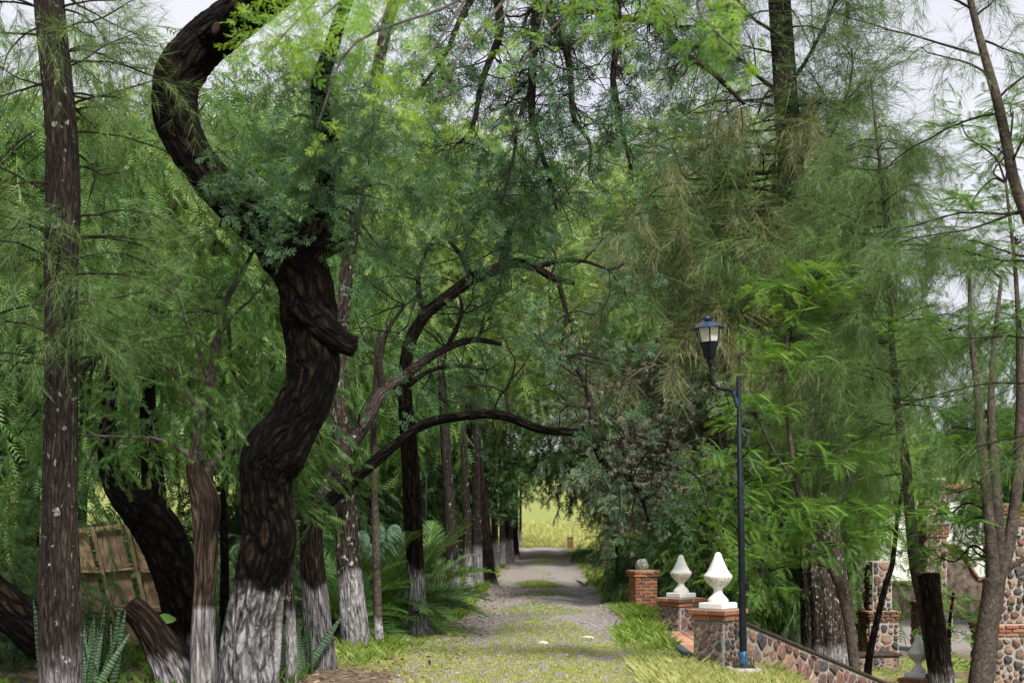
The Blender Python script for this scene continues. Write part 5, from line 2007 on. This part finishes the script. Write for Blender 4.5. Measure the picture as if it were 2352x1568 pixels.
# 8 --- the row of trunks down the left side
GL = 'whitewashed trunks of the left row'
left_row = [(1045, 1400, 25.5, 44, (-22, 9), 'whitewashed flared trunk right of the sawn stump in the left row'), (1078, 1368, 30.5, 30, (-12, 8), 'whitewashed trunk behind the flared one, second beyond the stump'),
            (1098, 1352, 33.5, 34, (-6, 5), 'whitewashed trunk beside the dark root flare'), (1122, 1347, 34.8, 46, (-24, 4), 'dark trunk with a black spreading root flare in the left row'),
            (1118, 1312, 45, 26, (-6, 3), 'slim whitewashed trunk beyond the root flare'), (1138, 1306, 47.5, 24, (-5, 2), 'whitewashed trunk before the dark round tree'), (1154, 1302, 49.5, 20, (-2, 2), 'thin trunk beside the dark round tree'),
            (1164, 1296, 53, 20, (-3, 1), 'narrow trunk in the dark part of the left row'), (1173, 1290, 56, 20, (-3, 1), 'narrow trunk where the left row is darkest'), (1182, 1284, 60, 28, (-6, 1), 'last dark trunk with root flare before the sunny end'),
            (1188, 1256, 86, 11, (-1, 0), 'pale whitewashed trunk standing in sun at the end of the left row'), (1195, 1255, 87.5, 10, (1, 0), 'second pale whitewashed trunk in sun at the end of the left row')]
for i, (x, y, Y, w, (lx, ly), lab) in enumerate(left_row):
    hgt = 400 * 25 / Y
    simple_trunk('row_tree', lab, [(x, y + 8, w * 1.35), (x - 1, y - 4, w * 1.05), (x + lx * .15, y - hgt * .15, w * .72), (x + lx * .45, y - hgt * .5, w * .62), (x + lx, y - hgt, w * .5), (x + lx * 1.5, y - hgt * 1.5, w * .35)],
                 Y, 'bark_brown' if i in (3, 7, 8, 9) else 'bark_grey', .95 if i not in (3, 9) else .2, 'tree', .09, 18, 8, GL, seed=8 + i * 1.7)
simple_trunk('tree_stump', 'short sawn stump with a pale cut top between two whitewashed trunks of the left row', [(1010, 1424, 32), (1010, 1405, 28), (1012, 1385, 26), (1012, 1371, 26)], 23.6, 'bark_tan', None, 'stump', .12, seed=31.5, cut=True)


# 9 --- right-hand trees
def thick_trunk():
    rng = np.random.default_rng(101)
    Y = 27.0
    t = tree_at('great_casuarina', 'thick fluted dark trunk with ragged whitewashed foot and needle branches behind the stair wall', 1905, 1540, Y)
    t.location.z = float(P(0, 1545, Y)[2])
    mb = MB()
    rows = [(1908, 1560, 118), (1903, 1500, 108), (1898, 1400, 98), (1888, 1300, 88), (1876, 1150, 78), (1866, 1000, 70), (1856, 860, 66), (1846, 720, 62), (1836, 600, 58), (1822, 450, 54), (1810, 300, 50), (1800, 150, 48), (1790, 0, 46), (1782, -120, 44), (1775, -260, 40)]
    spec_tube(mb, rows, Y, 44, 16, amp=.05, freq=8, along=1.6, seed=71, lime=(t.location.z, .60), flutes=12, flute_amp=.20)
    part('trunk', mb.mesh('trunk', M['bark_lichen']), t)
    ax = catmull([P(r[0], r[1], Y) for r in rows], 6)
    L, B, D = MB(), MB(), MB()
    for (xa, ya, xb, yb, r, hang) in ((1790, 210, 1630, 105, .05, 0), (1800, 210, 2000, 30, .05, 0), (1830, 410, 1900, 250, .04, 0), (1830, 380, 1560, 395, .05, 0), (1825, 555, 1500, 530, .05, 0), (1828, 560, 1590, 640, .045, 0),
                                      (1840, 500, 2130, 410, .045, 0), (1860, 380, 2080, 180, .04, 0), (1785, 80, 1600, 20, .04, 0), (1880, 1000, 2020, 900, .03, 0), (1780, -80, 1950, -110, .04, 0), (1775, -150, 1600, -150, .04, 0)):
        p, q = P(xa, ya, Y), P(xb, yb, Y - 1.0 + rng.normal() * .8)
        needle_branch(L, B, rng, p, q - p + np.array([0, 0, .2]), np.linalg.norm(q - p), r, NEEDLES_FAR, .75, 24, .4, .01, 9, .5)
    for k in range(46):
        yy = rng.uniform(-200, 950)
        i = int(np.argmin(np.abs(ax[:, 2] - P(0, yy, Y)[2])))
        a = rng.random() * 6.283
        d = np.array([math.cos(a), math.sin(a), .15])
        dry = (math.cos(a) < .2) and (200 < yy < 900)
        needle_branch(D if dry else L, B, rng, ax[i], d, rng.uniform(1.0, 2.6), .022, NEEDLES_FAR, .7, 12, .42, .05, 4)
    # brownish drooping sprays left of the trunk
    for k in range(54):
        c = P(rng.uniform(1440, 1790), rng.uniform(230, 900), Y - rng.uniform(-2.0, 1.5))
        needle_branch(D, B, rng, c, np.array([rng.normal(), rng.normal(), .1]), rng.uniform(.8, 1.6), .012, NEEDLES_FAR, .75, 10, .42, .12, 3)
        i = int(np.argmin(np.abs(ax[:, 2] - c[2] - .4)))
        link(B, rng, ax[i], c, .03, .01, .05)
    part('crown', L.mesh('crown', M['casuarina']), t)
    part('dry_foliage', D.mesh('dry_foliage', M['casuarina_dry']), t)
    part('branches', B.mesh('branches', M['twig']), t)


thick_trunk()
simple_trunk('leaning_tree', 'smaller brown trunk with rough bark standing just left of the thick fluted trunk', [(1786, 1462, 54), (1780, 1430, 46), (1772, 1360, 40), (1764, 1280, 38), (1757, 1180, 36), (1752, 1080, 33), (1748, 960, 28), (1740, 800, 20)], 34, 'bark_brown', None, seed=41.2, zbase=-1.3)


def ferny(name, label, base, Y, stems, sprays, bark='bark_smooth', lime=None, size=.5, extra=None):
    """light feathery-leaved tree"""
    rng = np.random.default_rng(int(base[0]))
    t = tree_at(name, label, base[0], base[1], Y)
    mb = MB()
    hubs = []
    for i, rows in enumerate(stems):
        pts, rad = spec_tube(mb, rows, Y, 14, 10, amp=.04, freq=6, along=3, seed=i + 2.0, lime=(t.location.z, lime) if lime and i == 0 else None)
        hubs += list(catmull(pts, 4)[2:])
    part('trunk', mb.mesh('trunk', M[bark]), t)
    L = MB()
    hubs = np.array(hubs)
    for (x, y, r, Yd, n, sz, tint) in sprays:
        B = MB()
        c = P(x, y, Y + Yd)
        Rw = r / F * Y
        a = hubs[np.argmin(np.linalg.norm(hubs - c, axis=1))]
        link(B, rng, a, c, .016, .008, .1, 5)
        for k in range(int(n * 1.9)):
            v = rng.normal(size=3)
            v /= np.linalg.norm(v)
            e = c + v * Rw * [1, 1, .6] * rng.uniform(.3, 1)
            link(B, rng, c, e, .006, .003, .05, 3)
            scatter(L, FERN_SPRAY, [e], [np.array([v[0], v[1], .05 + .12 * v[2]])], sz * .66 * rng.uniform(.65, 1.2), [np.clip(tint + .12 * rng.normal(), 0, 1)], rng, .25)
        part('branch', B.mesh('branch', M['twig']), t)
    part('crown', L.mesh('crown', M['jacaranda']), t)
    return t


ferny('feather_leaved_tree', 'slim curved sapling with bright fern-like leaves rising in front of the thick trunk', (1966, 1590), 19.6,
      [[(1968, 1575, 30), (1963, 1530, 26), (1948, 1420, 24), (1925, 1335, 22), (1908, 1300, 22), (1880, 1230, 18), (1848, 1160, 16), (1828, 1110, 13), (1815, 1010, 10), (1800, 880, 8), (1810, 760, 6)], [(1828, 1110, 10), (1780, 1040, 8), (1740, 960, 5)], [(1908, 1300, 10), (1840, 1290, 7), (1770, 1310, 5)], [(1880, 1230, 9), (1930, 1150, 7), (1970, 1080, 5)]],
      [(1750, 1310, 70, -.5, 10, .75, .45), (1700, 1060, 60, 0, 8, .75, .5), (1730, 950, 70, 0, 9, .75, .5), (1800, 850, 70, .2, 8, .75, .5), (1690, 1140, 80, .3, 9, .75, .42), (1860, 1180, 70, -.3, 8, .75, .45), (1900, 1050, 80, -.2, 8, .75, .42), (1800, 660, 70, .3, 9, .8, .62), (1850, 700, 60, .3, 7, .8, .62), (1880, 640, 50, .3, 6, .8, .6), (1820, 780, 60, .3, 6, .8, .55), (1920, 1250, 60, -.4, 6, .7, .42), (1990, 1180, 60, -.2, 6, .7, .4), (1650, 1180, 50, .4, 5, .7, .5), (1780, 1200, 60, 0, 7, .7, .42)], size=.5)
ferny('feather_leaved_tree', 'grey three-stemmed tree forking low with fern-like leaves at the right edge', (2245, 1690), 18.5,
      [[(2240, 1720, 66), (2248, 1620, 60), (2256, 1540, 56), (2268, 1440, 50), (2278, 1380, 50), (2284, 1330, 50)], [(2284, 1345, 38), (2280, 1280, 30), (2272, 1200, 26), (2262, 1090, 24), (2250, 980, 20), (2245, 900, 16), (2230, 760, 11), (2225, 600, 7)], [(2288, 1350, 30), (2296, 1270, 28), (2290, 1170, 25), (2282, 1050, 22), (2276, 960, 18), (2280, 820, 12), (2300, 640, 8)], [(2290, 1340, 32), (2312, 1270, 30), (2330, 1170, 27), (2340, 1040, 25), (2344, 900, 20), (2340, 760, 14), (2330, 600, 9), (2310, 420, 6)], [(2305, 1310, 16), (2340, 1290, 13), (2400, 1250, 12)]],
      [(2230, 480, 110, 1, 12, .75, .45), (2300, 350, 90, 1, 10, .75, .45), (2240, 620, 100, .6, 10, .75, .4), (2330, 560, 90, .4, 10, .75, .42), (2180, 760, 80, .4, 8, .75, .38), (2280, 780, 80, .5, 8, .75, .38), (2340, 720, 80, .5, 8, .75, .4), (2240, 960, 80, .8, 8, .75, .35), (2170, 1000, 70, .6, 7, .75, .35), (2330, 1000, 80, .8, 8, .75, .35), (2200, 1130, 60, .8, 6, .7, .36), (2210, 290, 60, 1.5, 6, .75, .42), (2320, 240, 50, 1.5, 6, .75, .42), (2200, 1200, 60, .5, 8, .7, .38), (2160, 1280, 50, .8, 7, .7, .4), (2160, 1180, 60, .8, 8, .7, .38), (2220, 1270, 50, .8, 6, .7, .38), (2330, 1180, 60, .8, 7, .7, .38)], bark='bark_smooth', lime=.6)
ferny('feather_leaved_tree', 'small dark leaning sapling with green ferny sprays in front of the corbelled pillar', (1992, 1560), 23.5,
      [[(1990, 1575, 20), (1998, 1500, 17), (2015, 1420, 15), (2035, 1340, 14), (2050, 1290, 12), (2060, 1200, 9), (2072, 1120, 6)]],
      [(2060, 1180, 60, 0, 7, .7, .4), (2020, 1130, 60, 0, 7, .7, .4), (2100, 1120, 60, .2, 6, .7, .38), (2050, 1060, 70, .2, 7, .7, .38), (1990, 1220, 50, .2, 5, .7, .4)], bark='bark_dark')
ferny('feather_leaved_tree', 'low leafy fern sprout beside the cut mossy log', (2190, 1560), 22.8,
      [[(2176, 1600, 12), (2178, 1500, 10), (2182, 1420, 8), (2190, 1360, 6)]],
      [(2190, 1450, 50, -.2, 6, .6, .4), (2180, 1370, 50, 0, 6, .6, .42), (2215, 1420, 40, 0, 4, .6, .4), (2185, 1520, 30, -.2, 3, .5, .4)], bark='bark_dark')
simple_trunk('cut_log', 'standing sawn-off log with mossy bark and whitewash flecks beside the lower finial', [(2172, 1660, 70), (2164, 1580, 58), (2155, 1500, 50), (2146, 1420, 46), (2138, 1360, 46), (2132, 1318, 48)], 20.4, 'bark_brown', .75, 'log', .10, seed=51.3, cut=True)


def slender_casuarina():
    rng = np.random.default_rng(111)
    Y = 20.8
    t = tree_at('needle_tree', 'slender dark stem bending upward behind the cut log with soft hazy needle foliage', 2135, 1560, Y)
    mb = MB()
    rows = [(2160, 1590, 40), (2142, 1500, 34), (2124, 1400, 30), (2102, 1300, 27), (2090, 1180, 25), (2082, 1080, 23), (2068, 990, 20), (2055, 880, 17), (2046, 740, 13), (2040, 600, 11), (2028, 440, 9), (2012, 300, 7), (2000, 180, 5)]
    spec_tube(mb, rows, Y, 16, 12, amp=.04, seed=81)
    part('trunk', mb.mesh('trunk', M['bark_smooth']), t)
    ax = catmull([P(r[0], r[1], Y) for r in rows], 6)
    L, B = MB(), MB()
    for k in range(72):
        yy = rng.uniform(300, 1010)
        i = int(np.argmin(np.abs(ax[:, 2] - P(0, yy, Y)[2])))
        a = rng.random() * 6.283
        d = np.array([math.cos(a), math.sin(a) * .8, .22])
        ln = rng.uniform(.8, 1.9) * (.45 + .55 * sstep(150, 650, yy))
        needle_branch(L, B, rng, ax[i], d, ln, .012, NEEDLES, .46, 13, .42, .09, 4)
    for (xa, ya, xb, yb) in ((2085, 1090, 1930, 1080), (2070, 1000, 1860, 960), (2070, 980, 1800, 900), (2050, 900, 1780, 740), (2060, 930, 2250, 960)):
        p, q = P(xa, ya, Y), P(xb, yb, Y - .8)
        needle_branch(L, B, rng, p, q - p + np.array([0, 0, .3]), np.linalg.norm(q - p), .014, NEEDLES, .5, 22, .42, .06, 7)
    part('crown', L.mesh('crown', M['casuarina']), t)
    part('branches', B.mesh('branches', M['twig']), t)


slender_casuarina()


def right_edge_casuarina():
    rng = np.random.default_rng(121)
    Y = 12.5
    p = P(2530, 1650, Y)
    t = thing('needle_tree', 'dark curving stem entering at the top right corner with long sparse needle branches', 'tree', (p[0], p[1], float(ground_z(p[0], p[1]))))
    mb = MB()
    rows = [(2535, 1750, 56), (2525, 1500, 48), (2500, 1200, 42), (2460, 850, 36), (2405, 600, 30), (2360, 500, 27), (2330, 420, 25), (2312, 330, 24), (2290, 230, 22), (2262, 130, 19), (2238, 40, 16), (2215, -60, 13), (2190, -180, 10)]
    spec_tube(mb, rows, Y, 18, 12, amp=.05, seed=91)
    part('trunk', mb.mesh('trunk', M['bark_smooth']), t)
    L, B = MB(), MB()
    for (xa, ya, xb, yb, per) in ((2340, 490, 2040, 480, 8), (2275, 185, 2080, 90, 10), (2262, 130, 1880, 20, 14), (2300, 260, 2010, 360, 9), (2400, 600, 2080, 640, 16), (2460, 870, 2060, 885, 16), (2400, 590, 2200, 585, 8), (2250, 90, 2352, 150, 10), (2320, 380, 2440, 200, 8),
                                  (2240, 40, 2330, -30, 9), (2290, 230, 2420, 90, 9), (2440, 780, 2150, 760, 14), (2350, 480, 1980, 540, 14), (2230, 20, 2060, -60, 10), (2480, 980, 2200, 1000, 12)):
        p, q = P(xa, ya, Y), P(xb, yb, Y - .2 + rng.normal() * .3)
        needle_branch(L, B, rng, p, q - p + np.array([0, 0, .12]), np.linalg.norm(q - p), .013, NEEDLES, .36, per, .4, .01, 5)
    part('crown', L.mesh('crown', M['casuarina']), t)
    part('branches', B.mesh('branches', M['twig']), t)


right_edge_casuarina()


# ------------------------------------------------------------------ palms, snake plants, cactus, weeds
def palm_frond(seed, n=34):
    rng = np.random.default_rng(seed)
    t = T()
    pts = [np.zeros(3)]
    d = np.array([.75, 0, .75])
    for i in range(9):
        d = d + np.array([0.02, rng.normal() * .02, -.10])
        d /= np.linalg.norm(d)
        pts.append(pts[-1] + d / 9)
    pts = catmull(pts, 4)
    for i in range(0, len(pts) - 2, 2):
        a, b = pts[i], pts[i + 2]
        w = .009 * (1 - i / len(pts)) + .003
        t.add([a + [0, w, 0], a - [0, w, 0], b + [0, w * .9, 0], b - [0, w * .9, 0]], [[0, 1, 2], [1, 3, 2]], .3)
    for i in range(n):
        f = .16 + .83 * i / n
        j = min(int(f * (len(pts) - 1)), len(pts) - 2)
        p = pts[j]
        tg = pts[j + 1] - pts[j]
        tg /= np.linalg.norm(tg)
        L = .30 * math.sin(math.pi * min(1, .2 + .75 * f)) * rng.uniform(.85, 1.1)
        for s in (-1, 1):
            dd = tg * .75 + np.array([0, s * .75, .30]) + rng.normal(size=3) * .06
            dd /= np.linalg.norm(dd)
            w = tg * .009
            m = p + dd * L * .5
            t.add([p - w, p + w, m + w * .8, m - w * .8, p + dd * L - np.array([0, 0, .02])], [[0, 1, 2], [0, 2, 3], [3, 2, 4]], rng.normal() * .08)
    return t


FR = []
for s in range(3):
    tp = palm_frond(s + 5)
    FR.append(mesh_from('frond', tp.v, [tp.t], M['palm'], False, {'tint': np.clip(.42 + tp.c, 0, 1)}))


def palm(x, y, Y, label, nf, L, seed, zl=.1):
    rng = np.random.default_rng(seed)
    p = P(x, y, Y)
    t = thing('palm_bush', label, 'palm', (p[0], Y, float(ground_z(p[0], Y))), 0, 'low palm bushes among the left row')
    mb = MB()
    tube(mb, [(0, 0, -.1), (0, 0, .1), (0, 0, .28)], [.16, .2, .1], 12, 4, amp=.2, seed=seed)
    obj('stem', mb.mesh('stem', M['bark_brown']), t)
    for k in range(nf):
        o = obj('frond', FR[k % 3], t)
        o.location = (rng.normal() * .05, rng.normal() * .05, .2 + .08 * rng.random())
        el = rng.uniform(-.75, .75)
        o.rotation_euler = (rng.normal() * .15, el, k * 2.4 + rng.normal() * .2)
        o.scale = (L * rng.uniform(.75, 1.1),) * 3


palm(893, 1440, 20.7, 'large low palm bush with arching fronds right of the slender grey trunk', 40, 1.6, 3)
palm(968, 1415, 24.9, 'smaller low palm bush reaching toward the whitewashed row trunks', 30, 1.6, 4)
palm(775, 1440, 19.0, 'low palm bush half hidden behind the thick whitewashed trunk and lichen trunk', 22, 1.25, 6)


def snake_leaf(seed):
    rng = np.random.default_rng(seed)
    mb = MB()
    n = 9
    h = 1.0
    bend = rng.normal() * .12
    v = []
    for i in range(n):
        f = i / (n - 1)
        w = .045 * (math.sin(math.pi * (.18 + .82 * f) ** .8) ** .7 if f < .99 else .02) + .002
        x0 = bend * f * f
        for (dx, dy) in ((-w, 0), (-w * .5, .016), (w * .5, .016), (w, 0), (w * .5, .008), (-w * .5, .008)):
            v.append((x0 + dx, dy + .05 * f, f * h))
    i = np.arange(n - 1)[:, None] * 6
    j = np.arange(6)[None]
    jn = (j + 1) % 6
    q = np.stack([i + j, i + jn, i + 6 + jn, i + 6 + j], -1).reshape(-1, 4)
    return mesh_from('blade', np.array(v), [q], M['snake'])


SN = [snake_leaf(s) for s in range(4)]


def snake_plant(x, Y, n, h, label, seed, spread=.14):
    rng = np.random.default_rng(seed)
    X = (x - 1176) / F * Y
    t = thing('snake_plant', label, 'plant', (X, Y, float(ground_z(X, Y)) - .02), 0, 'banded snake plants in the left shade')
    for k in range(n):
        o = obj('blade', SN[k % 4], t)
        o.location = (rng.normal() * spread, rng.normal() * spread * .7, 0)
        o.rotation_euler = (rng.normal() * .16, rng.normal() * .22, rng.random() * 6.28)
        s = h * rng.uniform(.6, 1.1)
        o.scale = (1.0, 1.0, s)


snake_plant(235, 13.4, 12, .82, 'tall banded snake plant in front of the board panel', 1, .17)
snake_plant(205, 12.9, 7, .7, 'banded snake plant beside the straight left trunk', 2, .1)
snake_plant(650, 14.6, 9, .72, 'banded snake plant between the thin whitewashed sapling and the mottled sapling', 3, .1)
snake_plant(690, 15.0, 8, .7, 'banded snake plant just left of the thick whitewashed trunk', 4, .09)
snake_plant(500, 15.2, 9, .75, 'banded snake plant in the dark gap left of the twisted trunk', 5, .12)


def nopal():
    rng = np.random.default_rng(6)
    p = P(880, 1195, 25)
    t = thing('prickly_pear', 'prickly pear cactus pads showing above the palm bush', 'cactus', (p[0], 25, float(ground_z(p[0], 25))))
    v, q = lathe([(-.02, 0), (-.018, .6), (-.008, .9), (0, 1.0), (.008, .9), (.018, .6), (.02, 0)], 18)
    me = mesh_from('pad', np.stack([v[:, 0], v[:, 2] * 2.4, v[:, 1] * 1.25 + 1.15], -1), [q], M['cactus'])
    for (x, z, s, a, b) in ((0, 0, .20, .1, .0), (-.12, .42, .18, -.3, .4), (.15, .42, .19, .35, -.3), (-.2, .82, .16, -.15, .2), (.05, .85, .17, .1, -.5), (.26, .84, .17, .4, .3), (-.05, 1.2, .13, -.1, .6), (-.32, 1.12, .13, -.3, 0), (.16, 1.2, .14, .2, .1), (.36, 1.15, .13, .5, .4)):
        o = obj('pad', me, t)
        o.location = (x, rng.normal() * .04, z)
        o.rotation_euler = (0, a, b)
        o.scale = (s, s, s)


nopal()


def big_leaf_weed():
    rng = np.random.default_rng(4)
    p = P(372, 1195, 13.9)
    t = thing('broad_leaf_weed', 'broad-leaved weed with one pale green leaf in front of the board panel', 'plant', (p[0], 13.9, 0))
    for (x, y, s, rz) in ((383, 1418, .085, 0), (372, 1465, .06, 1), (362, 1475, .045, 2.2)):
        a = np.linspace(0, 6.283, 12, endpoint=False)
        r = 1 + .12 * np.cos(a * 3)
        v = np.vstack([[[0, 0, 0]], np.stack([np.cos(a) * r, np.sin(a) * r * .8, -.18 * np.abs(np.sin(a))], -1)]) * s
        tr = np.stack([np.zeros(12, int), 1 + np.arange(12), 1 + (np.arange(12) + 1) % 12], -1)
        o = obj('leaf', mesh_from('leaf', v, [tr], M['jacaranda'], True, {'tint': np.full(13, .25)}), t)
        c = P(x, y, 13.8)
        o.location = Vector(c) - t.location
        o.rotation_euler = (.7, .2, rz)
        mb = MB()
        tube(mb, [(0, 0, -.05), (o.location.x * .5, 0, o.location.z * .6), tuple(o.location)], [.006, .005, .004], 4, 3)
        obj('stalk', mb.mesh('stalk', M['jacaranda']), t)


big_leaf_weed()


def fence_posts():
    for (x, yt, Y, lab) in ((823, 1190, 27, 'thin wooden fence post showing right of the lichen trunk'), (760, 1205, 27, 'thin wooden fence post left of the lichen trunk'), (848, 1180, 30, 'slim dark fence post beside the slender grey trunk')):
        p = P(x, yt, Y)
        mb = MB()
        z0 = float(ground_z(p[0], Y))
        tube(mb, [(0, 0, -.1), (.01, 0, .8), (0, 0, p[2] - z0)], [.045, .04, .036], 8, 4, amp=.1)
        o = obj('fence_post', mb.mesh('fence_post', M['bark_brown']))
        o.location = (p[0], Y, z0)
        tag(o, lab, 'fence post', 'field fence posts at left')


fence_posts()
